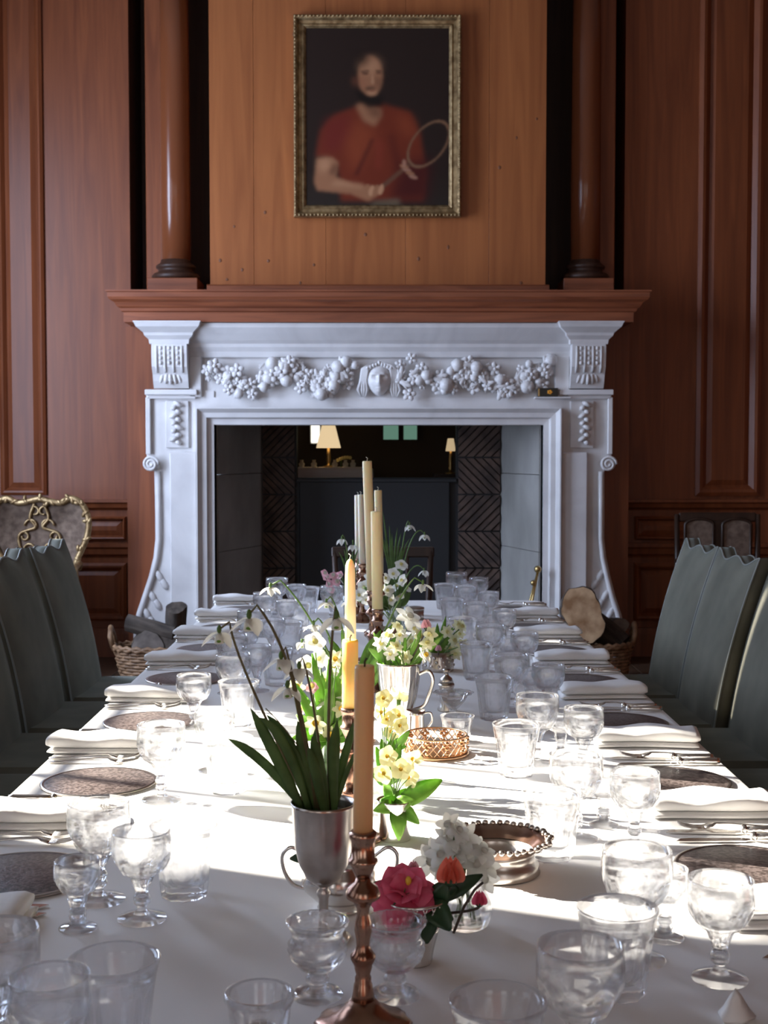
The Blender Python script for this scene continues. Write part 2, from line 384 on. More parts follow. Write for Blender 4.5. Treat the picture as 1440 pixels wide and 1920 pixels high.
for i in range(5):
    o = MB().box((cuts[i]+.0008, YO, 2.41), (cuts[i+1]-.0008, YO+.03, RZ), .0012).build('plank', WOODL, om, False)
    k = MB()
    for q in range(5):
        kx = random.uniform(cuts[i]+.05, cuts[i+1]-.05); kz = random.choice([random.uniform(2.45, 2.9), random.uniform(2.6, 4.3)])
        k.ball((kx, YO, kz), (random.uniform(.006, .011), .0012, random.uniform(.009, .016)), 8, 4)
    k.build('knot', mat('wood_knot', (.16, .055, .02), .5), om)
mb = MB(); mb.sweep([(0, 2.412), (.10, 2.412), (.10, 2.465), (.085, 2.475), (.03, 2.482), (0, 2.482)], [(-1.10, YO), (1.10, YO)])
o = mb.build('overmantel_base', WOODH, om, False); fixn(o.data)
# shelf
sh = thing('mantel_shelf', 'long moulded reddish wood mantel shelf above the white marble surround', 'shelf', (0, YB, 2.22))
pr = [(0, 0), (.30, 0), (.30, .062), (.315, .068), (.32, .085), (.335, .095), (.35, .12), (.375, .135), (.385, .15), (.385, .178), (.395, .182), (.395, .192), (0, .192)]
x0, x1 = -1.31, 1.318
mb = MB().sweep(pr, [(x0, .3), (x0, 0), (x1, 0), (x1, .3)][0:4]) ; mb2 = MB().box((x0, .0, 0), (x1, .7, .19))
o = mb.build('cornice', WOODH, sh, False); fixn(o.data); mb2.build('board', WOODH, sh, False)
# columns
for n, (cx, w) in enumerate(((wx(329, 8.52), 'left'), (wx(1098, 8.52), 'right'))):
    c = thing('column', 'tall polished round wooden column on the %s end of the mantel shelf' % w, 'column', (cx, 8.6, 2.412))
    MB().box((-.165, -.165, 0), (.165, .165, .125), .004).build('plinth', WOODH, c, False)
    MB().lathe([(r_, z_+.06) for r_, z_ in [(0, .065), (.145, .065), (.158, .08), (.158, .095), (.145, .11), (.125, .115), (.115, .13), (.118, .14), (.13, .146), (.132, .16), (.118, .172), (.102, .18), (.098, .2), (0, .2)]], 36).build('base_moulding', WOODD, c)
    MB().lathe([(0, .255), (.098, .255), (.099, .8), (.096, 1.6), (.09, 2.38), (0, 2.38)], 36).build('shaft', mat('polished_column_wood', (.17, .052, .02), .2) if n == 0 else bpy.data.materials['polished_column_wood'], c)
    MB().box((-.14, -.14, 2.38), (.14, .14, 2.585)).build('capital', WOODH, c, False)
    sgn = -1 if n == 0 else 1
    a, b = sorted((cx+sgn*.20, cx+sgn*.085))
    struct(MB().box((a, 8.62, 2.412), (b, 9.15, RZ), .004).build('pilaster', WOOD, smooth=False))

# ------------------------------------------------------------------ marble chimneypiece
YM = 8.33
fp = thing('marble_chimneypiece', 'white marble chimneypiece carved with fruit garland, mask and scroll feet', 'fireplace', (0, 0, 0))
mx = lambda px: wx(px, YM); mz = lambda py: wz(py, YM)
ZTOP = 2.217
def leg(sgn):
    X = lambda px: mx(px) if sgn < 0 else mx(px)
    if sgn < 0:
        out = [(275, 733), (275, 856), (289, 884), (290, 960), (290, 1010), (286, 1045), (277, 1080), (264, 1118), (253, 1150), (247, 1180), (247, 1210), (252, 1238), (262, 1262)]
        inn = 402
    else:
        out = [(1146, 733), (1146, 856), (1133, 884), (1134, 960), (1134, 1010), (1138, 1045), (1146, 1080), (1156, 1118), (1167, 1150), (1174, 1180), (1175, 1210), (1170, 1238), (1160, 1262)]
        inn = 1018
    poly = [(mx(a), max(0.0, mz(b))) for a, b in out]; poly[-1] = (poly[-1][0], 0)
    poly += [(mx(inn), 0), (mx(inn), mz(733))]
    MB().prism(poly, YM, YB+.0).build('leg', MARBLE, fp, False)
    # raised pilaster strip with sunk edges
    a, b = (320, 371) if sgn < 0 else (1050, 1100)
    MB().box((mx(a), YM-.05, 0), (mx(b), YM, mz(848)), .008).build('pilaster_strip', MARBLE, fp, False)
    # outer scroll ribbon following the silhouette
    pts = [Vector((mx(q[0]+(7 if sgn < 0 else -7)), YM-.01, max(.02, mz(q[1])))) for q in out[2:-1]]
    MB().tube(pts, .018, 8).build('scroll_rib', MARBLE, fp)
    # foot acanthus: small overlapping leaves
    for k in range(12):
        p = pts[-1-k//2*1] if k//2 < len(pts) else pts[-1]
        q = p+Vector((-sgn*(.045+.03*(k % 2)), -.005, -.05*(k % 2)))
        MB().ball((0, 0, 0), (.022, .016, .045), 8, 5, Tm(q.x, q.y+.01, q.z, 0, sgn*.5)).build('carved_leaf', MARBLE, fp)
    # volute
    vx = mx(285 if sgn < 0 else 1138); vz = mz(870); sp = MB()
    sp.tube([(0, YM-.06, 0), (0, YM+.02, 0)], .045, 16)
    pp = [((.052-.042*t)*cos(t*4*pi*(-sgn)), YM-.06, (.052-.042*t)*sin(t*4*pi)) for t in [i/30 for i in range(31)]]
    sp.tube(pp, .009, 6); o = sp.build('volute', MARBLE, fp, loc=(vx, 0, vz))
    # ear panel border + ledge
    e0, e1 = (275, 372) if sgn < 0 else (1048, 1147)
    for a, b in (((e0, e0+9), (e0, e0+9)) if sgn < 0 else ((e1-9, e1), (0, 0)))[:1]:
        MB().box((mx(a), YM-.03, mz(852)), (mx(b), YM, mz(745)), .004).build('ear_border', MARBLE, fp, False)
    MB().box((mx(e0 if sgn < 0 else e0-2), YM-.055, mz(741)), (mx(e1), YM+.06, mz(731)), .004).box((mx(e0)+.012, YM-.03, mz(748)), (mx(e1)-.012, YM+.05, mz(741)), .003).build('ear_ledge', MARBLE, fp, False)
    MB().box((mx(312 if sgn < 0 else 1068), YM-.02, mz(840)), (mx(355 if sgn < 0 else 1112), YM, mz(752)), .004).build('drop_panel', MARBLE, fp, False)
    # drop garland
    cx = mx(332 if sgn < 0 else 1094)
    for k in range(11):
        z = mz(758+k*7.2); w = .022 if k % 3 else .034
        MB().ball((0, 0, 0), (w, .025, .016), 8, 5, Tm(cx+.014*(-1)**k, YM-.035, z, 0, .5*(-1)**k)).build('carved_fruit' if k % 2 else 'carved_leaf', MARBLE, fp)
    # console block
    c0, c1 = (292, 357) if sgn < 0 else (1066, 1128)
    xa, xb = mx(c0), mx(c1)
    prf = [(0, mz(729)), (0, mz(645)), (-.13, mz(645)), (-.135, mz(665)), (-.125, mz(690)), (-.09, mz(704)), (-.075, mz(716)), (-.05, mz(729))]
    n = len(prf); v = [(xa, YM+q[0], q[1]) for q in prf]+[(xb, YM+q[0], q[1]) for q in prf]
    f = [tuple(range(n)), tuple(range(2*n-1, n-1, -1))]+[(i, i+n, (i+1) % n+n, (i+1) % n) for i in range(n)]
    o = MB().add(v, f, flat=True).build('console', MARBLE, fp, False); fixn(o.data)
    for j in range(4):
        x = xa+(xb-xa)*(.14+.24*j)
        MB().tube([(x, YM-.132, mz(652)), (x, YM-.138, mz(668)), (x, YM-.128, mz(690)), (x, YM-.10, mz(700))], .008, 6).build('console_rib', MARBLE, fp)
        if j < 3:
            for k in range(4): MB().ball((x+(xb-xa)*.12, YM-.134, mz(656+k*9)), (.011, .010, .014), 8, 5).build('console_bead', MARBLE, fp)
    for j in range(7):
        a = (j-3)/3; MB().ball((0, 0, 0), (.014, .02, .036), 8, 5, Tm((xa+xb)/2+a*.085, YM-.085+.02*abs(a), mz(713-4*abs(a)), .3, -a*.5)).build('console_leaf', MARBLE, fp)
leg(-1); leg(1)
# lintel and inner frame moulding
MB().box((mx(402), YM, mz(797)), (mx(1018), YB, mz(745))).build('lintel', MARBLE, fp, False)
M = Matrix(((1, 0, 0, 0), (0, 0, -1, YM), (0, 1, 0, 0), (0, 0, 0, 1)))
fr = [(0, -.10), (0, .018), (.035, .022), (.045, .05), (.075, .055), (.10, .085), (.108, .085), (.108, 0)]
o = MB().sweep([(q[0], q[1]) for q in fr][::-1], [(mx(402), 0.0), (mx(402), mz(796)), (mx(1018), mz(796)), (mx(1018), 0.0)][::-1], False, M).build('inner_frame', MARBLE, fp, False); fixn(o.data)
# frieze
MB().box((mx(357), YM+.01, mz(746)), (mx(1066), YB, ZTOP)).build('frieze_panel', MARBLE, fp, False)
for a, b in ((357, 380), (1038, 1066)): MB().box((mx(a), YM-.03, mz(745)), (mx(b), YM+.02, mz(668)), .006).build('frieze_border', MARBLE, fp, False)
co = [(0, mz(672)), (.02, mz(670)), (.03, mz(660)), (.05, mz(652)), (.055, mz(646)), (.08, mz(640)), (.12, mz(628)), (.15, mz(618)), (.155, ZTOP), (0, ZTOP)]
px_ = [(mx(357), YM), (mx(1066), YM)]
o = MB().sweep(co, px_).build('cornice', MARBLE, fp, False); fixn(o.data)
for c0, c1 in ((292, 357), (1066, 1128)):
    cc = [(0, mz(648)), (.012, mz(648)), (.016, mz(640)), (.04, mz(633)), (.045, mz(628)), (.085, mz(618)), (.10, mz(608)), (.10, ZTOP), (0, ZTOP)]
    xa, xb = mx(c0), mx(c1)
    o = MB().sweep(cc, [(xa, YB), (xa, YM-.12), (xb, YM-.12), (xb, YB)]).box((xa, YM-.12, mz(648)), (xb, YB, ZTOP)).build('capital', MARBLE, fp, False); fixn(o.data)
# carved garland: shared prototypes
def proto(mb, name):
    me = bpy.data.meshes.new(name); me.from_pydata(mb.v, [], mb.f); me.polygons.foreach_set('use_smooth', [True]*len(mb.f)); me.materials.append(MARBLE); return me
g_f = proto(MB().ball((0, 0, 0), (1, .8, .92), 10, 6), 'carved_fruit')
mb = MB()
for k in range(5):
    a = 2*pi*k/5; mb.ball((0, 0, 0), (.42, .22, .5), 8, 4, Tm(.62*cos(a), -.1, .62*sin(a), 0, pi/2-a))
mb.ball((0, -.25, 0), .3, 8, 4); g_r = proto(mb, 'carved_flower')
mb = MB().ball((0, 0, 0), (.42, .18, 1), 8, 6); mb.ball((.25, 0, .2), (.2, .14, .6), 6, 4, Tm(0, 0, 0, 0, .5)); mb.ball((-.25, 0, .2), (.2, .14, .6), 6, 4, Tm(0, 0, 0, 0, -.5)); g_l = proto(mb, 'carved_leaf')
def carve(me, x, z, s, ry, d=.0):
    o = link(me.name.split('.')[0], me, fp, (x, YM-.012-d-s*.35, z)); o.rotation_euler = (random.uniform(-.3, .3), ry, 0); o.scale = (s, s*1.1, s)
rng = random.Random(3)
for side in (-1, 1):
    anchor = [(395, 690), (420, 705), (450, 722), (485, 722), (520, 705), (548, 690), (572, 715), (600, 725), (635, 712), (660, 690)]
    for k in range(148):
        t = rng.random()*(len(anchor)-1); i = int(t); u = t-i
        ax = anchor[i][0]*(1-u)+anchor[i+1][0]*u; ay = anchor[i][1]*(1-u)+anchor[i+1][1]*u
        px = ax+rng.gauss(0, 9); py = ay+rng.gauss(0, 12)
        py = min(740, max(673, py))
        if side > 0: px = 1420-px
        carve(rng.choice([g_f, g_r, g_l, g_l, g_r, g_l, g_r]), mx(px), mz(py), rng.uniform(.026, .048), rng.uniform(0, 6.28), rng.uniform(0, .045))
    for cx, n in ((548, 12),):
        for k in range(n):
            a = 2*pi*k/n; px = cx+22*cos(a); py = 692+15*sin(a)
            if side > 0: px = 1420-px
            carve(g_l, mx(px), mz(py), .026, a, .02)
# carved mask
mk = MB(); fcx, fcz = mx(711), mz(711)
v = []; f = []; n, m_ = 44, 48
for j in range(m_+1):
    b = -pi/2+pi*j/m_
    for i in range(n+1):
        a = pi*i/n
        x = cos(a)*cos(b)*.084*(1 if b > -.2 else 1-.25*(-.2-b)); z = sin(b)*.108; y = -sin(a)*cos(b)*.075
        fx, fz = x/.084, z/.108
        y -= .026*math.exp(-(fx/.10)**2)*math.exp(-((fz+.06)/.19)**2)          # nose
        y -= .012*math.exp(-(fx/.2)**2)*math.exp(-((fz+.24)/.09)**2)
        for e in (-1, 1):
            y += .030*math.exp(-((fx-e*.34)/.19)**2)*math.exp(-((fz-.10)/.10)**2)    # eye sockets
            y -= .017*math.exp(-((fx-e*.38)/.11)**2)*math.exp(-((fz-.07)/.06)**2)
            y -= .013*math.exp(-((fx-e*.36)/.25)**2)*math.exp(-((fz-.28)/.06)**2)
        y -= .010*math.exp(-(fx/.26)**2)*math.exp(-((fz+.42)/.05)**2); y -= .011*math.exp(-(fx/.22)**2)*math.exp(-((fz+.54)/.05)**2)
        y += .014*math.exp(-(fx/.3)**2)*math.exp(-((fz+.48)/.025)**2); y -= .008*math.exp(-(fx/.25)**2)*math.exp(-((fz+.75)/.12)**2)
        v.append((fcx+x, YM-.01+y, fcz+z))
for j in range(m_):
    for i in range(n): q = j*(n+1)+i; f.append((q, q+1, q+n+2, q+n+1))
mk.add(v, f); o = mk.build('carved_mask', MARBLE, fp); fixn(o.data)
for k in range(9): MB().ball((fcx-.075+.0188*k, YM-.055, fcz+.10-.03*abs(k-4)/4), (.014, .022, .016), 8, 5).build('carved_hair', MARBLE, fp)
for e in (-1, 1):
    for k in range(5):
        pts = [(fcx+e*(.02+.012*k), YM-.06, fcz+.10-.004*k), (fcx+e*(.075+.008*k), YM-.055, fcz+.06), (fcx+e*(.085+.008*k), YM-.04, fcz-.01), (fcx+e*(.078+.012*k+.01*sin(k*2)), YM-.03, fcz-.07), (fcx+e*(.09+.006*k), YM-.02, fcz-.115)]
        MB().tube(pts, [.011, .013, .012, .011, .006], 6).build('carved_hair', MARBLE, fp)
# ------------------------------------------------------------------ firebox
YF = 9.1
bx = struct(MB().box((-1.3, YB+.02, 1.64), (1.3, YF, 1.76)).build('firebox_top', IRON, smooth=False))
xj0, xj1 = mx(402), mx(1018); bj0, bj1 = wx(492, YF), wx(938, YF)
for (xa, xb, w, q) in ((xj0+.012, bj0, -1, 'left'), (xj1-.012, bj1, 1, 'right')):
    for k, (z0, z1) in enumerate(((0.0, .735), (.739, 1.247), (1.251, 1.64))):
        v = []
        for z in (z0, z1): v += [(xa, YB-.02, z), (xb, YF, z), (xb+w*.2, YF, z), (xa+w*.04, YB-.02, z)]
        o = MB().add(v, [(0, 1, 2, 3), (4, 7, 6, 5), (0, 4, 5, 1), (1, 5, 6, 2), (2, 6, 7, 3), (3, 7, 4, 0)], flat=True).build('jamb_slab', STONE, bx, False); fixn(o.data)
ho0, ho1, hz0 = wx(556, YF), wx(856, YF), wz(896, YF)
struct(MB().box((bj0-.25, YF, 0), (ho0, YF+.15, 1.76)).box((ho1, YF, 0), (bj1+.25, YF+.15, 1.76)).box((ho0, YF, 0), (ho1, YF+.15, hz0)).build('firebox_back', IRON, smooth=False))
fb = thing('fireback', 'plain black iron fireback plate in the centre of the firebox', 'fireback', (0, YF, 0))
MB().box((ho0+.02, -.035, .02), (ho1-.05, -.001, hz0-.005), .006).build('plate', IRON, fb, False)
MB().box((ho0, -.05, hz0-.03), (ho1, -.002, hz0-.004), .004).build('lip', IRON, fb, False)
# chevron laid tiles in courses, each a tile of its own
ch_h = .262; tile = MB().box((-.5, -.02, -.5), (.5, 0, .5)); tm = {}
def chev(xa, xb, zb, sgn, depth):
    w = xb-xa; h = ch_h-.012; n = 9
    step = (w+h)/n
    for k in range(n):
        c0 = -h+k*step+.004; c1 = c0+step-.012      # lines x - z*sgn = c
        poly = []
        def clip(P, fn):
            out = []
            for i in range(len(P)):
                a, b = P[i], P[(i+1) % len(P)]; fa, fb_ = fn(a), fn(b)
                if fa >= 0: out.append(a)
                if fa*fb_ < 0: t = fa/(fa-fb_); out.append((a[0]+(b[0]-a[0])*t, a[1]+(b[1]-a[1])*t))
            return out
        P = [(0, 0), (w, 0), (w, h), (0, h)]
        g = (lambda p: p[0]-p[1]) if sgn > 0 else (lambda p: p[0]-(h-p[1]))
        P = clip(P, lambda p: g(p)-c0); P = clip(P, lambda p: c1-g(p)) if P else P
        if len(P) < 3: continue
        MB().prism([(xa+x, zb+z) for x, z in P], YF-depth-.012*(k % 2), YF).build('tile', BRICK, bx2, False)
bx2 = struct(MB().box((bj0, YF-.004, 0), (ho0, YF, 1.64)).box((ho1, YF-.004, 0), (bj1, YF, 1.64)).build('firebox_tile_bed', IRON, smooth=False))
zs = wz(1063, YF)
for k in range(-1, 5):
    zb = zs-.0+k*ch_h
    if zb+ch_h > 1.66: break
    if zb < 0: zb = max(0, zb)
    chev(ho1+.012, bj1-.004, zb, 1 if k % 2 else -1, .03); chev(bj0+.004, ho0-.012, zb, 1 if k % 2 else -1, .03)
struct(MB().box((-1.3, YB-.35, 0), (1.3, YF, .02)).build('hearth', STONE, smooth=False))
# space seen through the opening above the fireback
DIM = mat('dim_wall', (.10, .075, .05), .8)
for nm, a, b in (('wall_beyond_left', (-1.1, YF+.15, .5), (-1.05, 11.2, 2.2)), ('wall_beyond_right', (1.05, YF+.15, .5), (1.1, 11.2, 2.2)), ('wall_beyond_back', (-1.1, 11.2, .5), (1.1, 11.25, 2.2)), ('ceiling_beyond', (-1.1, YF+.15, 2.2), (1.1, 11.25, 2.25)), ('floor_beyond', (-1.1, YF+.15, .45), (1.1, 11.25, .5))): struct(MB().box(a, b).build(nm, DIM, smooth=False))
emi = lambda n, c, e: mat(n, c, .6, Emission_Color=(*c, 1), Emission_Strength=e)
w_ = struct(MB().box((wx(582, 11.15), 11.14, wz(832, 11.15)), (wx(601, 11.15), 11.19, 1.85)).build('window_7', WHITE, smooth=False))
MB().box((wx(584, 11.15), 11.13, wz(830, 11.15)), (wx(599, 11.15), 11.138, 1.84)).build('pane', emi('daylit_pane', (1, .98, .88), 1.6), w_, False)
for a, b in ((719, 747), (757, 782)):
    w_ = struct(MB().box((wx(a-2, 11.1), 11.14, wz(826, 11.1)), (wx(b+2, 11.1), 11.19, 1.85)).build('window_8', WOODD, smooth=False))
    MB().box((wx(a, 11.1), 11.13, wz(824, 11.1)), (wx(b, 11.1), 11.138, 1.84)).build('pane', emi('green_garden_pane', (.10, .20, .15), 1.0), w_, False)
ct = thing('console_table', 'white covered side table seen through the opening above the fireback', 'table', (0, 10.4, .5))
MB().box((wx(552, 10.4), -.25, 0), (wx(700, 10.4), .25, wz(876, 10.4)-.5), .02).build('cover', LINEN, ct, False)
def lamp(px, yb, yt, Y, wb_, wt, zf, lab, e):
    p = atY(px, yb, Y); l = thing('table_lamp', lab, 'lamp', (p.x, Y, zf)); h0 = p.z-zf; h1 = atY(px, yt, Y).z-zf
    MB().lathe([(wb_, h0), (wt, h1), (wt-.003, h1), (wb_-.003, h0)], 24).build('lamp_shade', emi('lit_shade', (.95, .72, .42), e), l)
    MB().lathe([(0, 0), (.04, 0), (.045, .01), (.012, .02), (.02, .06), (.01, h0), (0, h0+.02)], 12).build('base', BRASS, l)
ctop = wz(876, 10.4)
lamp(616, 840, 798, 10.4, .10, .055, ctop, 'table lamp with lit cream pleated shade, seen above the black fireback', .8)
for k, (px, py) in enumerate(((566, 857), (589, 860), (628, 872), (648, 868), (662, 889))):
    j = tag(MB().lathe([(0, 0), (.018, 0), (.024, .03), (.012, .045), (.014, .06), (0, .06)], 12).build('jar', PETW, loc=(wx(px, 10.3), 10.26, ctop)), 'small white jar on the covered side table beyond the fireplace opening', 'jar', 'jars on the far side table')
sp_ = thing('yellow_flower_spray', 'arching spray of yellow flowers beside the lit lamp beyond the fireplace', 'flower', (wx(640, 10.3), 10.34, ctop))
MB().tube(bez((0, 0, 0), (-.02, 0, .08), (.05, 0, .08)), .004, 6).build('stem', STEMM, sp_)
for k in range(7): MB().ball((-.05+.02*k, 0, .045+.035*sin(k/3)), .014, 8, 5).build('blossom', PETY, sp_)
rl = thing('side_table', 'small dark side table under the right-hand lamp beyond the fireplace', 'table', (wx(845, 10.5), 10.5, .5))
MB().box((-.14, -.12, .70), (.14, .12, .72)).build('tabletop', OAK, rl, False)
for a in (-.12, .12): MB().box((a-.012, -.012, 0), (a+.012, .012, .70)).build('leg', OAK, rl, False)
lamp(845, 846, 822, 10.5, .042, .025, 1.22, 'small table lamp with pale conical shade near the right edge of the opening', .5)

# ------------------------------------------------------------------ framed portrait
YP = YO-.07
pt = thing('framed_portrait', 'gilt framed dark oil portrait of a man in a red shirt holding a racket', 'painting', (wx(708, YP), YP, wz(406, YP)))
pw = wx(864, YP)-wx(553, YP); ph = wz(26, YP)-wz(406, YP); fw = .085
M = Matrix(((1, 0, 0, 0), (0, 0, -1, .055), (0, 1, 0, 0), (0, 0, 0, 1)))
prf = [(0, 0), (0, .045), (.010, .055), (.022, .05), (.034, .030), (.052, .026), (.060, .034), (.068, .03), (fw, .012), (fw, 0)]
names = [[(-pw/2, 0), (pw/2, 0)], [(pw/2, 0), (pw/2, ph)], [(pw/2, ph), (-pw/2, ph)], [(-pw/2, ph), (-pw/2, 0)]]
pth = [(-pw/2, 0), (pw/2, 0), (pw/2, ph), (-pw/2, ph)]
o = MB().sweep([(-a, b) for a, b in prf], pth, True, M).build('gilt_frame', GILT, pt, False); fixn(o.data)
bead = MB()
for (a, b) in zip(pth, pth[1:]+pth[:1]):
    L_ = sqrt((a[0]-b[0])**2+(a[1]-b[1])**2); n = int(L_/.024)
    for k in range(n):
        u = (k+.5)/n; x = a[0]+(b[0]-a[0])*u; z = a[1]+(b[1]-a[1])*u
        ix = (-1 if x > 0 else 1)*(0.011 if abs(abs(x)-pw/2) < 1e-6 else 0); iz = (.011 if z < 1e-6 else -.011) if ix == 0 else 0
        bead.ball((x+ix, .0, z+iz), (.009, .008, .009), 6, 4)
o = bead.build('frame_beading', GILT, pt); o['kind'] = 'stuff'
def paint():
    X0, X1, Y0, Y1 = 145, 1280, 150, 1590; W_, H_ = 190, 241
    gx, gy = np.meshgrid(np.linspace(X0, X1, W_), np.linspace(Y0, Y1, H_))
    img = np.zeros((H_, W_, 3)); img[:] = (.022, .013, .010); img += np.clip((gy-1300)/1500, 0, 1)[..., None]*np.array((.01, .025, .02))
    def blur(m, r):
        for ax in (0, 1):
            for _ in range(2):
                k = np.ones(2*r+1)/(2*r+1); m = np.apply_along_axis(lambda q: np.convolve(np.pad(q, r, 'edge'), k, 'valid'), ax, m)
        return m
    def poly(P, c, r=1, a=1.):
        ins = np.zeros((H_, W_), bool); n = len(P)
        for i in range(n):
            (xa, ya), (xb, yb) = P[i], P[(i+1) % n]
            if ya == yb: continue
            cond = ((ya > gy) != (yb > gy)) & (gx < (xb-xa)*(gy-ya)/(yb-ya)+xa); ins ^= cond
        m = blur(ins.astype(float), r)[..., None]*a; img[:] = img*(1-m)+np.array(c)*m
    def ell(cx, cy, rx, ry, c, r=1, a=1., rot=0):
        dx, dy = gx-cx, gy-cy; x = dx*cos(rot)+dy*sin(rot); y = -dx*sin(rot)+dy*cos(rot)
        m = blur(((x/rx)**2+(y/ry)**2 < 1).astype(float), r)[..., None]*a; img[:] = img*(1-m)+np.array(c)*m
    skin = (.27, .125, .065); skl = (.42, .22, .12); skd = (.085, .032, .018); hair = (.012, .008, .006); red = (.135, .024, .011); redl = (.21, .045, .018); redd = (.06, .010, .008)
    poly([(530, 790), (740, 760), (980, 830), (1050, 1000), (1100, 1300), (1080, 1560), (420, 1560), (400, 1300), (330, 1220), (220, 1190), (260, 980), (360, 860)], red, 3)
    poly([(300, 900), (500, 840), (520, 1000), (420, 1150), (260, 1150)], (.13, .018, .014), 6, .8)
    poly([(540, 880), (700, 980), (640, 1180), (520, 1350), (450, 1100)], redl, 8, .8); poly([(860, 830), (1000, 900), (1020, 1050), (900, 1000)], redl, 7, .7)
    poly([(660, 1050), (690, 1050), (560, 1350), (520, 1350)], redd, 2, .7); poly([(800, 1010), (840, 1010), (900, 1250), (860, 1350)], redd, 4, .6); poly([(900, 1250), (1150, 1200), (1120, 1560), (800, 1560)], (.045, .008, .008), 8, .85)
    poly([(700, 1020), (760, 1100), (740, 1300), (700, 1300)], (.20, .032, .018), 4, .6)
    poly([(540, 780), (600, 740), (740, 800), (745, 860), (690, 945), (600, 900)], skin, 3); poly([(620, 800), (740, 800), (730, 880), (660, 860)], skd, 4, .7)
    poly([(230, 1210), (350, 1200), (400, 1240), (380, 1360), (520, 1420), (720, 1440), (745, 1490), (640, 1560), (500, 1500), (230, 1470), (205, 1400)], skin, 2)
    poly([(240, 1220), (330, 1210), (340, 1300), (250, 1320)], skl, 5, .8); poly([(380, 1390), (600, 1420), (600, 1450), (330, 1430)], skl, 3, .6); poly([(360, 1250), (400, 1260), (370, 1350), (320, 1330)], skd, 3, .7)
    ell(640, 560, 108, 170, hair, 3); ell(655, 540, 97, 165, skin, 2); ell(650, 450, 80, 60, skl, 6, .75); ell(590, 400, 60, 60, hair, 5, .75); ell(530, 575, 22, 40, skd, 3)
    poly([(545, 640), (620, 690), (735, 700), (745, 640), (760, 780), (640, 800), (560, 740)], hair, 3, .95)
    ell(655, 640, 42, 16, hair, 2, .9); ell(668, 672, 40, 20, skl, 2, .8); ell(668, 655, 26, 6, (.16, .03, .02), 1, .8)
    ell(615, 515, 28, 10, skd, 1, .9); ell(720, 512, 22, 9, skd, 1, .9); ell(612, 498, 38, 6, hair, 1, .8, -.1); ell(722, 496, 28, 6, hair, 1, .8, .1); ell(618, 516, 8, 6, hair, 0 or 1, .9)
    poly([(672, 500), (690, 590), (676, 605), (660, 590)], skl, 1, .8); poly([(690, 540), (740, 560), (735, 650), (700, 620)], skd, 4, .7); ell(590, 590, 30, 35, (.26, .09, .05), 5, .6)
    # racket
    for rad, c in ((0, (.17, .09, .05)),):
        dx, dy = gx-1120, gy-1090; rt = radians(-52); x = dx*cos(rt)+dy*sin(rt); y = -dx*sin(rt)+dy*cos(rt)
        d = np.sqrt((x/(215))**2+(y/(125-.22*x*0))**2); ring = blur((abs(d-1) < .055).astype(float), 1)[..., None]; img[:] = img*(1-ring)+np.array(c)*ring
    poly([(720, 1440), (960, 1240), (985, 1262), (745, 1470)], (.11, .048, .028), 1)
    for k in range(4):
        ell(625+k*38, 1470+k*3-abs(k-1)*8, 20, 44, skl if k % 2 else skin, 1, .95, .3)
        ell(925+k*24, 1275+k*28, 38, 15, (.30, .15, .10) if k % 2 else skin, 1, .95, .3)
    ell(925, 1250, 16, 34, (.30, .15, .10), 1, .95)
    poly([(690, 1560), (880, 1540), (900, 1590), (640, 1590)], (.14, .11, .07), 3, .8)
    return img*np.array((1.05, 1.0, .95)), W_, H_
img, PW, PH = paint()
cw, ch = pw-2*fw+.01, ph-2*fw+.01
v = []; f = []
for j in range(PH):
    for i in range(PW): v.append((-cw/2+cw*i/(PW-1), .035, fw-.005+ch*(1-j/(PH-1))))
for j in range(PH-1):
    for i in range(PW-1): q = j*PW+i; f.append((q, q+PW, q+PW+1, q+1))
me = bpy.data.meshes.new('canvas'); me.from_pydata(v, [], f); ca = me.color_attributes.new('print', 'FLOAT_COLOR', 'POINT')
ca.data.foreach_set('color', np.concatenate([img.reshape(-1, 3), np.ones((PW*PH, 1))], 1).astype(np.float32).ravel())
cm = mat('oil_painting', rough=.6, Specular_IOR_Level=.12); at = nd(cm, 'ShaderNodeVertexColor', layer_name='print'); cm.node_tree.links.new(at.outputs[0], cm.node_tree.nodes['Principled BSDF'].inputs[0])
me.materials.append(cm); link('canvas', me, pt)
MB().box((-pw/2+.02, .04, .02), (pw/2-.02, .066, ph-.02)).build('backing_board', WOODD, pt, False)

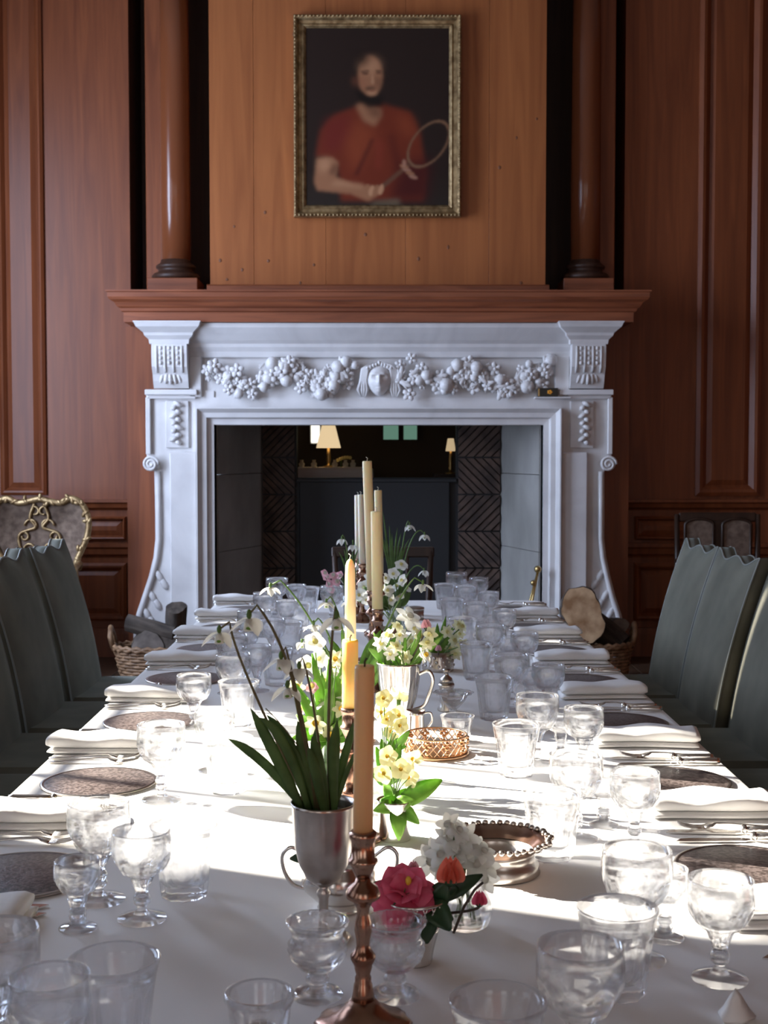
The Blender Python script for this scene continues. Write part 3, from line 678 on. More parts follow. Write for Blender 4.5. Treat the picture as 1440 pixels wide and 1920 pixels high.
# ------------------------------------------------------------------ dining table and cloth
TXL, TXR, TY0, TY1 = -.697, .716, .75, 5.56
tb = thing('dining_table', 'long dining table hidden under the white cloth', 'table', (0, 3.1, 0))
MB().box((TXL+.02, TY0-3.1+.02, .70), (TXR-.02, TY1-3.1-.02, .742), .004).build('tabletop', OAK, tb, False)
for x in (-.5, .5):
    for y in (-2.0, 0, 2.0): MB().lathe([(0, 0), (.03, 0), (.035, .1), (.05, .5), (.04, .6), (.05, .62), (.05, .70), (0, .70)], 12, Tm(x, y)).build('leg', OAK, tb)
def cloth():
    # perimeter outline with rounded corners, then rings: top centre grid is a fan of insets
    r = .07; per = []
    cs = [(TXR-r, TY1-r, 0), (TXL+r, TY1-r, pi/2), (TXL+r, TY0+r, pi), (TXR-r, TY0+r, 3*pi/2)]
    P = []
    for (x, y, a0) in cs:
        for k in range(6): a = a0+pi/2*k/5; P.append((x+r*cos(a), y+r*sin(a)))
    Q = []
    for i in range(len(P)):
        a, b = P[i], P[(i+1) % len(P)]; L_ = math.dist(a, b); n = max(1, int(L_/.05))
        for k in range(n): Q.append((a[0]+(b[0]-a[0])*k/n, a[1]+(b[1]-a[1])*k/n))
    n = len(Q); cx, cy = (TXL+TXR)/2, (TY0+TY1)/2; v = []; f = []
    def ring(off, z, wav=0):
        for i, (x, y) in enumerate(Q):
            a, b = Q[i-1], Q[(i+1) % n]; t = Vector((b[0]-a[0], b[1]-a[1])).normalized(); nn = Vector((t.y, -t.x))
            o = off+wav*sin(i*.9)*(1+.5*sin(i*.37)); v.append((x+nn.x*o, y+nn.y*o, z))
    prof = [(-.02, .750, 0), (-.006, .7495, 0), (.0, .744, 0), (.003, .73, .001), (.006, .66, .006), (.010, .58, .011), (.014, .50, .015)]
    for q in prof: ring(*q)
    for k in range(len(prof)-1):
        for i in range(n): j = (i+1) % n; f.append((k*n+i, (k+1)*n+i, (k+1)*n+j, k*n+j))
    f.append(tuple(range(n)))
    return v, f
v, f = cloth(); mb = MB().add(v, f); tc_ = mb.build('tablecloth', LINEN); fixn(tc_.data); tag(tc_, 'long white linen tablecloth covering the whole dining table', 'tablecloth')

# ------------------------------------------------------------------ green velvet chairs
def make_chair(label):
    t = thing('dining_chair', label, 'chair', (0, 0, 0))
    hw = .245; NU, NV = 44, 16
    def lean(z): s = (z-.36)/.68; return .05*s+.105*s*s
    def top(u): return 1.018+.013*cos(2*pi*u/hw*1.0)+.012*abs(u/hw)
    F = []; B = []
    for j in range(NV+1):
        for i in range(NU+1):
            u = -hw+2*hw*i/NU; zt = top(u); s = j/NV; z = .36+(zt-.36)*s
            puff = .022*(1-(u/hw)**4)*(1-(2*s-1)**6)
            x = lean(z); F.append((x-puff, u, z)); B.append((x+.048, u*(1-.0), z))
    W1 = NU+1; n = len(F); f = []
    for j in range(NV):
        for i in range(NU):
            q = j*W1+i; f.append((q, q+W1, q+W1+1, q+1)); f.append((n+q, n+q+1, n+q+W1+1, n+q+W1))
    edge = [i for i in range(W1)]+[j*W1+NU for j in range(1, NV+1)]+[NV*W1+i for i in range(NU-1, -1, -1)]+[j*W1 for j in range(NV-1, 0, -1)]
    for k in range(len(edge)):
        a, b = edge[k], edge[(k+1) % len(edge)]; f.append((a, b, n+b, n+a))
    o = MB().add(F+B, f).build('backrest', VELVET, t); fixn(o.data)
    for (src, dx) in ((F, -.002), (B, .002)):
        pts = [Vector(src[q])+Vector((dx, 0, 0)) for q in edge if q >= W1*1]
        pts2 = [Vector(src[j*W1]) for j in range(1, NV+1)]+[Vector(src[NV*W1+i]) for i in range(1, W1)]+[Vector(src[j*W1+NU]) for j in range(NV-1, 0, -1)]
        MB().tube(pts2, .0035, 6).build('piping', PIPING, t)
    MB().box((-.355, -hw, .40), (.04, hw, .495), .022).build('seat', VELVET, t, False)
    MB().box((-.345, -hw+.01, .36), (.05, hw-.01, .405), .004).build('seat_rail', OAK, t, False)
    for sy in (-1, 1):
        MB().tube([(-.32, sy*(hw-.035), .37), (-.322, sy*(hw-.035), .2), (-.32, sy*(hw-.035), 0)], [.024, .019, .016], 8).build('leg', OAK, t)
        MB().tube([(.04, sy*(hw-.035), .40), (.08, sy*(hw-.035), .2), (.13, sy*(hw-.035), 0)], [.022, .019, .016], 8).build('leg', OAK, t)
    return t
ordn = ['nearest', 'second nearest', 'third', 'fourth', 'fifth', 'sixth', 'seventh', 'farthest']
place = ['farthest', 'second farthest', 'third farthest', 'fourth farthest', 'fifth farthest']
ch = None
for side, w in ((1, 'right'), (-1, 'left')):
    for k in range(5):
        y = (4.895, 4.385, 3.885, 3.35, 2.83)[k] if side > 0 else (4.86-.52*k)
        lab = 'grey-green velvet high-back dining chair, %s on the %s side of the table' % (place[k], w)
        if ch is None: ch = make_chair(lab); c = ch
        else: c = dup(ch, (0, 0, 0), 0, lab)
        xo = (1.085, 1.085, 1.13, 1.13, 1.13)[k] if side > 0 else (1.10, 1.12, 1.13, 1.13, 1.13)[k]
        c.location = (side*xo, y, .006); c.rotation_euler = (0, 0, 0 if side > 0 else pi)

# chair beyond the end of the table
t = thing('side_chair', 'dark wooden open-back chair at the far end of the table', 'chair', (wx(718, 6.2), 6.15, 0))
for sx in (-1, 1):
    MB().tube([(sx*.20, -.02, 0), (sx*.21, .0, .45), (sx*.235, .06, .93)], [.018, .02, .014], 8).build('leg', OAK, t)
    MB().tube([(sx*.20, -.44, 0), (sx*.21, -.42, .43)], [.016, .022], 8).build('leg', OAK, t)
    MB().tube([(sx*.115, .01, .47), (sx*.12, .055, .90)], .009, 8).build('back_bar', OAK, t)
MB().box((-.25, .045, .885), (.25, .075, .935), .006).build('top_rail', OAK, t, False)
MB().box((-.235, -.45, .43), (.235, .02, .475), .01).build('seat', VELVET, t, False)

# gilded chair, left, against the wall
t = thing('gilded_armchair', 'ornate gilded chair with cartouche tapestry back against the left wall', 'chair', (wx(72, 8.15), 8.15, 0))
half = [(0, 1.10), (.07, 1.085), (.14, 1.075), (.20, 1.105), (.26, 1.08), (.30, 1.02), (.315, .94), (.30, .85), (.265, .77), (.235, .70), (.225, .62), (.235, .54), (.25, .46)]
ring = [(x, 0, z) for x, z in half]; ringL = [(-x, 0, z) for x, z in half[::-1]]
full = ringL+ring[1:]
MB().tube(cr(full, 4), .021, 8).build('gilt_back_frame', GILT, t)
n = len(full); v = [(0, .01, .75)]+[(x*.96, .01, z) for x, _, z in full]+[(x*.96, .035, z) for x, _, z in full]+[(0, .035, .75)]
f = [(0, i+1, i+2) for i in range(n-1)]+[(0, n, 1)]+[(2*n+1, n+i+2, n+i+1) for i in range(n-1)]+[(2*n+1, n+1, 2*n)]+[(i+1, i+2, n+i+2, n+i+1) for i in range(n-1)]
MB().add(v, f).build('tapestry_back', TAPES, t)
rg = random.Random(5)
for i in range(2, n-2):
    p = Vector(full[i]); 
    for q in range(2):
        d = Vector((rg.uniform(-.02, .02), -.012, rg.uniform(-.02, .02))); MB().ball((0, 0, 0), (.014, .012, .024), 7, 4, Tm(p.x+d.x, d.y, p.z+d.z, 0, rg.uniform(0, 3))).build('gilt_leaf', GILT, t)
# central strapwork splat
for sx in (-1, 1):
    for (cx, cz, r, a0, a1) in ((.05, .93, .045, 0, 5.2), (.095, .86, .03, 1, 6.6), (.06, .78, .045, -1, 4), (.03, 1.02, .035, 1, 5), (.10, .76, .025, 0, 5.5), (.045, .70, .03, 0, 5)):
        pts = [(sx*(cx+(r*(1-.5*k/14))*cos(a0+(a1-a0)*k/14)), -.002, cz+(r*(1-.5*k/14))*sin(a0+(a1-a0)*k/14)) for k in range(15)]
        MB().tube(pts, .0075, 6).build('gilt_scroll', GILT, t)
    MB().tube(cr([(sx*.03, -.002, 1.07), (sx*.06, -.002, .98), (sx*.025, -.002, .92), (sx*.12, -.002, .88), (sx*.125, -.002, .80), (sx*.06, -.002, .66)]), .010, 6).build('gilt_strap', GILT, t)
    MB().tube([(sx*.25, 0, .46), (sx*.25, -.02, .2), (sx*.26, .02, 0)], [.028, .022, .024], 8).build('leg', GILT, t)
    MB().tube([(sx*.27, -.50, .42), (sx*.29, -.52, .25), (sx*.26, -.53, 0)], [.035, .022, .028], 8).build('leg', GILT, t)
    MB().tube(cr([(sx*.25, 0, .66), (sx*.29, -.16, .70), (sx*.30, -.36, .66), (sx*.29, -.38, .46)]), .02, 8).build('arm', GILT, t)
MB().box((-.29, -.53, .40), (.29, .0, .47), .02).build('seat', TAPES, t, False)

# carved dark chair, right, against the wall
t = thing('carved_oak_chair', 'dark carved wooden chair with two arched back panels against the right wall', 'chair', (wx(1348, 8.2), 8.2, 0))
for sx in (-1, 1):
    MB().tube([(sx*.255, .02, 0), (sx*.255, 0, .5), (sx*.262, .02, 1.0)], [.022, .022, .016], 8).build('back_post', OAK, t)
    MB().box((-.022, -.022, 0), (.022, .022, .68), .004).build('leg', OAK, t, False, (sx*.27, -.48, 0))
    MB().tube([(sx*.26, .0, .70), (sx*.29, -.22, .72), (sx*.28, -.5, .69)], [.018, .022, .024], 8).build('arm', OAK, t)
    # arched tapestry panel
    A = []
    for k in range(13): a = pi*k/12; A.append((.085*cos(a), .93+.04*sin(a)))
    A += [(-.085, .50), (.085, .50)]
    o = MB().prism([(sx*.12+x, z) for x, z in A], .0, .025).build('back_panel', TAPES, t, False); fixn(o.data)
    MB().tube([(sx*.12+x*1.08, .0, z*1.0) for x, z in A], .010, 6, True).build('panel_moulding', OAK, t)
MB().box((-.25, .01, .95), (.25, .03, 1.01), .008).build('top_rail', OAK, t, False)
MB().box((-.03, .005, .5), (.03, .03, .96), .004).build('centre_rail', OAK, t, False)
MB().box((-.27, -.5, .41), (.27, .02, .46), .012).build('seat', TAPES, t, False)
MB().box((-.25, -.49, .12), (.25, -.46, .16), .004).build('stretcher', OAK, t, False); MB().box((-.25, -.01, .2), (.25, .02, .24), .004).build('stretcher', OAK, t, False)
# small pale box by that chair
p = atY(1384, 1225, 8.05); t = thing('slatted_box', 'small pale slatted box on the floor near the dark carved chair', 'box', (p.x, 8.05, 0))
MB().box((-.06, -.05, 0), (.06, .05, .03), .003).build('base', mat('pale_box', (.5, .5, .6), .5), t, False)
for k in range(4): MB().box((-.055+.03*k, -.05, .03), (-.035+.03*k, -.04, .15), .002).build('slat', bpy.data.materials['pale_box'], t, False)
MB().box((-.06, -.05, .15), (.06, .05, .17), .003).build('lid', bpy.data.materials['pale_box'], t, False)
p = atY(1258, 1100, 8.66); t = tag(MB().lathe([(0, 0), (.012, 0), (.012, .02), (.028, .03), (.03, .045), (.02, .055), (0, .058)], 14, Matrix.Rotation(pi/2, 4, 'X')).build('wall_knob', SILVER, loc=(p.x, YW-.015, p.z)), 'small bright round knob on the dark panelling right of the fireplace', 'knob')

# ------------------------------------------------------------------ baskets and logs
def basket(label, x, y, rx, ry, h, handle_side):
    t = thing('log_basket', label, 'basket', (x, y, 0))
    n = 11
    for k in range(n):
        z = .012+h*k/n; s = .82+.18*k/n; pts = []
        for i in range(56):
            a = 2*pi*i/56; w = 1+.022*cos(14*a+pi*k); pts.append((rx*s*w*cos(a), ry*s*w*sin(a), z))
        MB().tube(pts, .0105, 6, True).build('wicker_band', WICKER, t)
    for i in range(28):
        a = 2*pi*(i+.25)/28; MB().tube([(rx*.82*cos(a), ry*.82*sin(a), 0), (rx*cos(a), ry*sin(a), h)], .006, 5).build('stake', WICKER, t)
    pts = []
    for q in range(2):
        MB().tube([(rx*1.02*cos(2*pi*i/48)*(1+.012*cos(12*2*pi*i/48+q*pi)), ry*1.02*sin(2*pi*i/48), h+.012*sin(12*2*pi*i/48+q*pi)) for i in range(48)], .013, 6, True).build('rim', WICKER, t)
    for sx in (-1, 1):
        MB().tube([(sx*rx*1.0, -.045, h), (sx*rx*1.06, -.05, h+.07), (sx*rx*1.08, 0, h+.12), (sx*rx*1.06, .05, h+.07), (sx*rx*1.0, .045, h)], .016, 8).build('handle', WICKER, t)
    MB().lathe([(0, .004), (.8, .004), (.8, .01), (0, .01)], 28, Matrix.Diagonal((rx, ry, 1, 1))).build('base', WICKER, t)
    return t
def log(label, c, d, r, L, mcut, seed, sq=1.):
    rg = random.Random(seed); d = Vector(d).normalized(); t = thing('firewood_log', label, 'log', (0, 0, 0))
    t.location = Vector(c); t.rotation_mode = 'QUATERNION'; t.rotation_quaternion = d.to_track_quat('Z', 'Y')
    ph = [rg.uniform(0, 6.28) for _ in range(5)]
    fr_ = lambda a: r*(1+(.10 if seed != 5 else .2)*sin(2*a+ph[0])+.07*sin(3*a+ph[1])+.035*sin(7*a+ph[2])+.02*sin(13*a+ph[3]))
    n = 36; v = []; f = []
    for j in range(7):
        z = -L/2+L*j/6
        for i in range(n): a = 2*pi*i/n; rr = fr_(a)*(1+.04*sin(3*a+j*1.3)); v.append((rr*cos(a)*sq, rr*sin(a), z))
    for j in range(6):
        for i in range(n): k = (i+1) % n; f.append((j*n+i, j*n+k, (j+1)*n+k, (j+1)*n+i))
    MB().add(v, f).build('bark', BARK, t)
    for s in (-1, 1):
        v = [(0, 0, s*(L/2+.004))]; 
        for i in range(n): a = 2*pi*i/n; rr = fr_(a)*(1+.04*sin(3*a+(0 if s < 0 else 6)*1.3))*.985; v.append((rr*cos(a)*sq, rr*sin(a), s*(L/2-.001)))
        MB().add(v, [(0, 1+i, 1+(i+1) % n) if s > 0 else (0, 1+(i+1) % n, 1+i) for i in range(n)]).build('cut_end', mcut, t)
p = atY(298, 1215, 7.75); bl = basket('wicker log basket on the floor left of the fireplace', p.x, 7.75, .27, .17, .215, -1)
log('dark split log lying across the top of the left basket', atY(283, 1178, 7.7), (-1, .1, .25), .055, .30, CUTD, 1)
log('upright grey-brown log standing at the right of the left basket', atY(330, 1172, 7.74), (.1, -.5, 1), .062, .26, BARK, 2)
log('pale-ended weathered log at the front of the left basket', atY(278, 1208, 7.72)+Vector((0, 0, .01)), (.12, -1, .05), .085, .2, CUTD, 3)
log('dark round log end between the other logs in the left basket', atY(312, 1203, 7.74), (.0, -1, .1), .07, .2, BARK, 4)
p = atY(1128, 1215, 7.65); basket('wicker log basket on the floor right of the fireplace', p.x, 7.75, .20, .17, .235, 1)
log('large split log with a broad pale orange cut face in the right basket', atY(1092, 1152, 7.7), (-.12, -1, .12), .145, .24, CUT, 5, .95)
log('dark bark log leaning below the pale split log in the right basket', atY(1135, 1185, 7.78), (-.6, .3, .5), .075, .26, BARK, 6)
log('small dark log sticking out at the right of the right basket', atY(1152, 1172, 7.86), (.2, -1, .1), .05, .2, CUTD, 8)
# brass tongs
a = atY(1009, 1068, 8.22); t = thing('brass_fire_tongs', 'brass fire tongs leaning against the right edge of the fire opening', 'tongs', (a.x, 8.22, .02))
h = a.z-.02
for s in (0, 1): MB().tube([(-.10-.05*s, 0, 0), (-.05-.02*s, .01, h*.55), (-.0, .02, h-.02)], .008, 8).build('arm', BRASS, t)
MB().ball((0, .02, h), .024, 10, 6).build('finial', BRASS, t); MB().ball((-.03, .015, h*.86), .018, 10, 6).build('hinge', BRASS, t)
# small box on the lintel ledge
p = atY(1027, 737, YM-.06); t = thing('match_box', 'small black box with an orange flower motif on the marble ledge', 'box', (p.x, YM-.05, mz(745)+.001))
MB().box((-.066, -.022, 0), (.066, .022, .056), .002).build('box_body', mat('black_card', (.02, .018, .012), .4), t, False)
OR = mat('orange_print', (.85, .35, .03), .5); fl_ = MB()
for k in range(5): a = 2*pi*k/5; fl_.ball((.012+.010*cos(a), -.0225, .030+.009*sin(a)), (.008, .0012, .006), 8, 4)
fl_.build('flower_print', OR, t); MB().box((-.064, -.0228, .004), (-.054, -.022, .052)).build('edge_stripe', BRASS, t, False)
fl2 = MB().box((mx(1000), YM-.085, mz(748)), (mx(1066), YM+.01, mz(745)+.0), .002).build('ledge', MARBLE, fp, False)

# ------------------------------------------------------------------ table glass and silver prototypes
def smooth_prof(P, n):
    """resample an (r, z) profile into n points along its length"""
    d = [0]
    for a, b in zip(P, P[1:]): d.append(d[-1]+math.dist(a, b))
    out = []
    for k in range(n):
        t = d[-1]*k/(n-1); i = max(q for q in range(len(d)) if d[q] <= t+1e-12); i = min(i, len(P)-2); u = (t-d[i])/max(1e-9, d[i+1]-d[i])
        out.append((P[i][0]*(1-u)+P[i+1][0]*u, P[i][1]*(1-u)+P[i+1][1]*u))
    return out
def flute(N, zt, arch, soft, gain, nout):
    """cut flutes: N flat facets up to an arched top edge, only on the first nout rings (the outside)"""
    q = 2*pi/N
    def g(a, k, z):
        if k >= nout: return 1
        m = ((a+q/2) % q)-q/2; top = zt-arch*(m/(q/2))**2; w = max(0, min(1, (top-z)/soft))
        return 1-w*gain*(1-cos(pi/N)/cos(m))
    return g
def tumbler_mesh(R=.048, H=.104, N=10):
    seg = N*6
    out = [(R*.66, 0), (R*.70, .003), (R*.74, .016), (R*.78, H*.35), (R*.83, H*.55), (R*.87, H*.70), (R*.93, H*.86), (R, H-.001)]
    sp = [(0, 0)]+smooth_prof(out, 26)
    inn = [(R-.0016, H), (R*.93-.002, H*.86), (R*.86-.003, H*.68), (R*.78-.004, H*.4), (R*.72-.005, .026), (R*.5, .019), (0, .018)]
    return MB().lathe(sp+inn, seg, None, flute(N, H*.74, H*.16, .004, 1.5, len(sp)), lambda k: False)
def wine_parts(R=.043, H=.135, N=8):
    bh = H*.40                      # bottom of bowl
    seg = N*6
    out = [(.009, bh-.012), (.013, bh), (R*.45, bh+.012), (R*.72, bh+H*.14), (R*.92, bh+H*.24), (R*.99, bh+H*.33), (R, bh+H*.45), (R*.97, H)]
    sp = [(0, bh-.012)]+smooth_prof(out, 24)
    inn = [(R*.97-.0013, H), (R-.0016, bh+H*.45), (R*.97-.002, bh+H*.33), (R*.88-.003, bh+H*.24), (R*.66-.003, bh+H*.15), (R*.36-.003, bh+.018), (0, bh+.013)]
    bowl = MB().lathe(sp+inn, seg, None, flute(N, bh+H*.36, H*.12, .004, 1.4, len(sp)), lambda k: False)
    stem = MB().lathe([(0, .0085), (.012, .0085), (.007, .014), (.0065, .018), (.0115, .023), (.0115, .027), (.0065, .031), (.0075, bh-.03), (.0115, bh-.024), (.012, bh-.019), (.008, bh-.0125), (0, bh-.0125)], 16, None, None, None)
    foot = MB().lathe([(0, 0), (R*.82, 0), (R*.84, .0015), (R*.80, .003), (R*.3, .0075), (0, .008)], 28)
    return bowl, stem, foot
def mk_tumbler(R, H, N=10):
    mb = tumbler_mesh(R, H, N); me = bpy.data.meshes.new('tumbler'); me.from_pydata(mb.v, [], mb.f); me.polygons.foreach_set('use_smooth', [not q for q in mb.flat]); me.materials.append(CRYSTAL); fixn(me); return me
TUM = mk_tumbler(.049, .104)
def mk_wine(name, cat, R, H, N=8):
    b, s, ft = wine_parts(R, H, N); t = thing(name, 'x', cat)
    o = b.build('bowl', CRYSTAL, t); fixn(o.data); o = s.build('stem', CRYSTAL, t); fixn(o.data); o = ft.build('foot', CRYSTAL, t); fixn(o.data); return t
def keep(proto_, used=[]): return proto_
PROT = {}
def place_goblet(kind, loc, label):
    spec = {'large_goblet': (.045, .142), 'wine_goblet': (.041, .124), 'sherry_glass': (.031, .094)}[kind]
    rz = random.uniform(0, 6)
    if kind not in PROT:
        t = mk_wine(kind, 'glass', *spec); PROT[kind] = t; t.location = loc; t['label'] = label; return t
    return dup(PROT[kind], loc, rz, label)
def place_tumbler(loc, label):
    o = link('cut_tumbler', TUM, None, loc); o.rotation_euler = (0, 0, random.uniform(0, 6)); return tag(o, label, 'glass')

# cutlery: modelled along +X (handle at 0 -> tip at +), resting on z=0
def fork_proto(L=.19):
    t = thing('fork', 'x', 'fork')
    def strip(pts):   # (x, halfwidth, z)
        v = []; f = []
        for x, w, z in pts: v += [(x, -w, z), (x, w, z), (x, w, z+.0022), (x, -w, z+.0022)]
        n = len(pts)
        for i in range(n-1):
            a = i*4; b = a+4; f += [(a, b, b+1, a+1), (a+1, b+1, b+2, a+2), (a+2, b+2, b+3, a+3), (a+3, b+3, b, a)]
        f += [(0, 1, 2, 3), (4*n-1, 4*n-2, 4*n-3, 4*n-4)]; return v, f
    v, f = strip([(0, .005, .002), (.006, .009, .002), (.03, .009, .002), (.06, .005, .005), (.10, .003, .009), (.125, .0045, .010), (.132, .010, .007), (.145, .0115, .003)])
    o = MB().add(v, f).build('handle', SILVER, t); fixn(o.data)
    mb = MB()
    for k in range(4):
        y = -.0093+.0062*k; v, f = strip([(.145, .0018, .003), (.16, .0015, .003), (.178, .0013, .006), (.19, .0006, .010)]); mb.add([(a, b+y, c) for a, b, c in v], f)
    o = mb.build('tines', SILVER, t); fixn(o.data); return t
def knife_proto():
    t = thing('knife', 'x', 'knife')
    v = []; f = []
    MB().lathe([(0, 0), (.006, .002), (.0075, .01), (.0065, .05), (.0055, .08), (0, .081)], 10, Matrix.Translation((0, 0, .0075)) @ Matrix.Rotation(pi/2, 4, 'Y')).build('handle', SILVER, t)
    MB().lathe([(0, 0), (.007, 0), (.008, .004), (.005, .009), (0, .010)], 10, Matrix.Translation((.081, 0, .0082)) @ Matrix.Rotation(pi/2, 4, 'Y')).build('bolster', SILVER, t)
    P = [(.09, -.004), (.10, -.008), (.19, -.009), (.205, -.006), (.215, .006), (.20, .0085), (.10, .008), (.09, .004)]; n = len(P)
    v = [(x, y, .001) for x, y in P]+[(x, y, .0032) for x, y in P]; f = [tuple(range(n))[::-1], tuple(range(n, 2*n))]+[(i, (i+1) % n, (i+1) % n+n, i+n) for i in range(n)]
    MB().add(v, f, flat=True).build('blade', SILVER, t); return t
def spoon_proto():
    t = thing('spoon', 'x', 'spoon')
    MB().tube([(0, 0, .003), (.05, 0, .004), (.10, 0, .008), (.125, 0, .006)], [.006, .004, .0028, .003], 8).build('handle', SILVER, t)
    v = []; f = []
    for j in range(6):
        for i in range(16): a = 2*pi*i/16; r = (j+.01)/5; v.append((.148+.026*r*cos(a), .016*r*sin(a), .0012+.006*r*r))
    for j in range(5):
        for i in range(16): k = (i+1) % 16; f.append((j*16+i, j*16+k, (j+1)*16+k, (j+1)*16+i))
    o = MB().add(v, f).build('spoon_bowl', SILVER, t); md = o.modifiers.new('s', 'SOLIDIFY'); md.thickness = .001; return t
KP = {}
def cutlery(kind, loc, rz, label):
    if kind not in KP:
        KP[kind] = {'fork': fork_proto, 'knife': knife_proto, 'spoon': spoon_proto}[kind](); t = KP[kind]; t.location = loc; t.rotation_euler = (0, 0, rz); t['label'] = label; return t
    return dup(KP[kind], loc, rz, label)
PL = {}
def plate(loc, label):
    if not PL:
        t = thing('placemat_plate', label, 'placemat', loc)
        MB().lathe([(0, .0), (.106, .0), (.108, .003), (.104, .0048), (.02, .0045), (0, .0045)], 56).build('disc', PLATE, t)
        MB().lathe([(.106, .0005), (.1115, .0015), (.1115, .0045), (.1065, .0056), (.104, .005)], 56).build('rim', PLATER, t); PL['p'] = t; return t
    return dup(PL['p'], loc, random.uniform(0, 6), label)
def napkin_mesh(seed):
    rg = random.Random(seed); v = []; f = []; NX = 22; hw, hd = .112, .052
    ph = [rg.uniform(0, 6) for _ in range(6)]; off = 0
    for (z0, z1, dd, dx) in ((.0, .011, .0, .0), (.010, .037, .005, -.004)):
        sec = []
        K = 20
        for k in range(K):
            a = 2*pi*k/K; c, s = cos(a), sin(a)
            sec.append(((abs(c)**.45)*(1 if c > 0 else -1), (abs(s)**.8)*(1 if s > 0 else -1)))
        base = len(v)
        for i in range(NX+1):
            u = -1+2*i/NX; x = u*hw+dx
            e = 1-.35*max(0, abs(u)-.93)/.07
            for (c, s) in sec:
                y = c*(hd-dd)*(1+.03*sin(3*u+ph[0]))+.004*sin(2.2*u+ph[1]); z = (z0+z1)/2+s*(z1-z0)/2*e
                if s > 0 and z1 > .02: z += .003*sin(5*u+ph[2]+c)-.004*(u > 0)*u
                v.append((x+.004*c*sin(ph[3]), y, max(0.0003, z)))
        for i in range(NX):
            for k in range(K): l = (k+1) % K; f.append((base+i*K+k, base+i*K+l, base+(i+1)*K+l, base+(i+1)*K+k))
        f.append(tuple(base+k for k in range(K))[::-1]); f.append(tuple(base+NX*K+k for k in range(K)))
    me = bpy.data.meshes.new('napkin'); me.from_pydata(v, [], f); me.polygons.foreach_set('use_smooth', [True]*len(f)); me.materials.append(NAPK); fixn(me); return me
NM = [napkin_mesh(s) for s in range(4)]
def napkin(loc, rz, label, k):
    o = link('folded_napkin', NM[k % 4], None, loc); o.rotation_euler = (0, 0, rz); return tag(o, label, 'napkin')
LZ = [1.42, 1.91, 2.46, 3.02, 3.60, 4.15, 4.66, 5.20]; RZp = [1.40, 1.94, 2.46, 3.00, 3.55, 4.10, 4.65, 5.18]
for side, zs_ in (('left', LZ), ('right', RZp)):
    for k, z in enumerate(zs_):
        sg = -1 if side == 'left' else 1; j = lambda s=.008: random.uniform(-s, s)
        wh = 'of the %s place setting on the %s side' % (ordn[k], side)
        pxm = -.545 if sg < 0 else .572
        plate((pxm+j(.004), z, TT), 'dark engraved round placemat '+wh)
        if sg < 0:
            napkin((-.588, z+.285 if k < 7 else z+.25, TT), j(.06), 'thick folded white napkin '+wh, k)
            cutlery('fork', (-.685+j(.004), z+.165, TT), .0+j(.03), 'silver fork nearer the placemat '+wh)
            cutlery('fork', (-.69+j(.004), z+.198, TT), .02+j(.03), 'silver fork nearer the napkin '+wh)
            cutlery('knife', (-.68, z-.135, TT), .02+j(.02), 'inner silver table knife '+wh)
            cutlery('knife', (-.675, z-.168, TT), j(.02), 'outer silver table knife '+wh)
            if k: cutlery('spoon', (-.66, z-.20, TT), j(.03), 'silver spoon beside the knives '+wh) if k in (1, 2) else None
            G = [('cut_tumbler', -.281, -.08), ('wine_goblet', -.325, -.175), ('large_goblet', -.40, -.10), ('sherry_glass', -.405, -.21)]
            if k == 3: G = [('cut_tumbler', -.33, -.02), ('wine_goblet', -.43, -.05), ('large_goblet', -.36, .14)]
            if k == 2: G = [('large_goblet', -.40, -.12), ('cut_tumbler', -.285, -.06), ('wine_goblet', -.33, .10)]
        else:
            napkin((.588, z-.205, TT), pi+j(.06), 'thick folded white napkin '+wh, k+1)
            cutlery('knife', (.705, z+.145, TT), pi+j(.03), 'inner silver table knife '+wh)
            cutlery('knife', (.70, z+.178, TT), pi-.05+j(.03), 'outer silver table knife '+wh)
            cutlery('fork', (.70, z+.212, TT), pi+.02+j(.03), 'silver fork beside the knives '+wh)
            G = [('cut_tumbler', .275, .06), ('large_goblet', .328, .158), ('wine_goblet', .417, .115), ('sherry_glass', .388, .235)]
            if k == 0: G = [('cut_tumbler', .283, .09), ('large_goblet', .326, .19), ('wine_goblet', .416, .13), ('sherry_glass', .378, .262)]
        for kind, x, dz in G:
            x += j(.005) if k > 2 else 0; dz += j(.005) if k > 2 else 0
            nm = {'cut_tumbler': 'faceted crystal tumbler', 'large_goblet': 'largest stemmed crystal goblet', 'wine_goblet': 'medium stemmed crystal wine glass', 'sherry_glass': 'smallest stemmed crystal glass'}[kind]
            if kind == 'cut_tumbler': place_tumbler((x, z+dz, TT), nm+' '+wh)
            else: place_goblet(kind, (x, z+dz, TT), nm+' '+wh)
# extra near glasses cut by the bottom edge
place_goblet('large_goblet', (.205, 1.275, TT), 'stemmed crystal goblet at the bottom edge, left of the nearest right tumbler')
place_tumbler((.118, 1.235, TT), 'faceted tumbler at the bottom edge just right of the nearest candlestick')

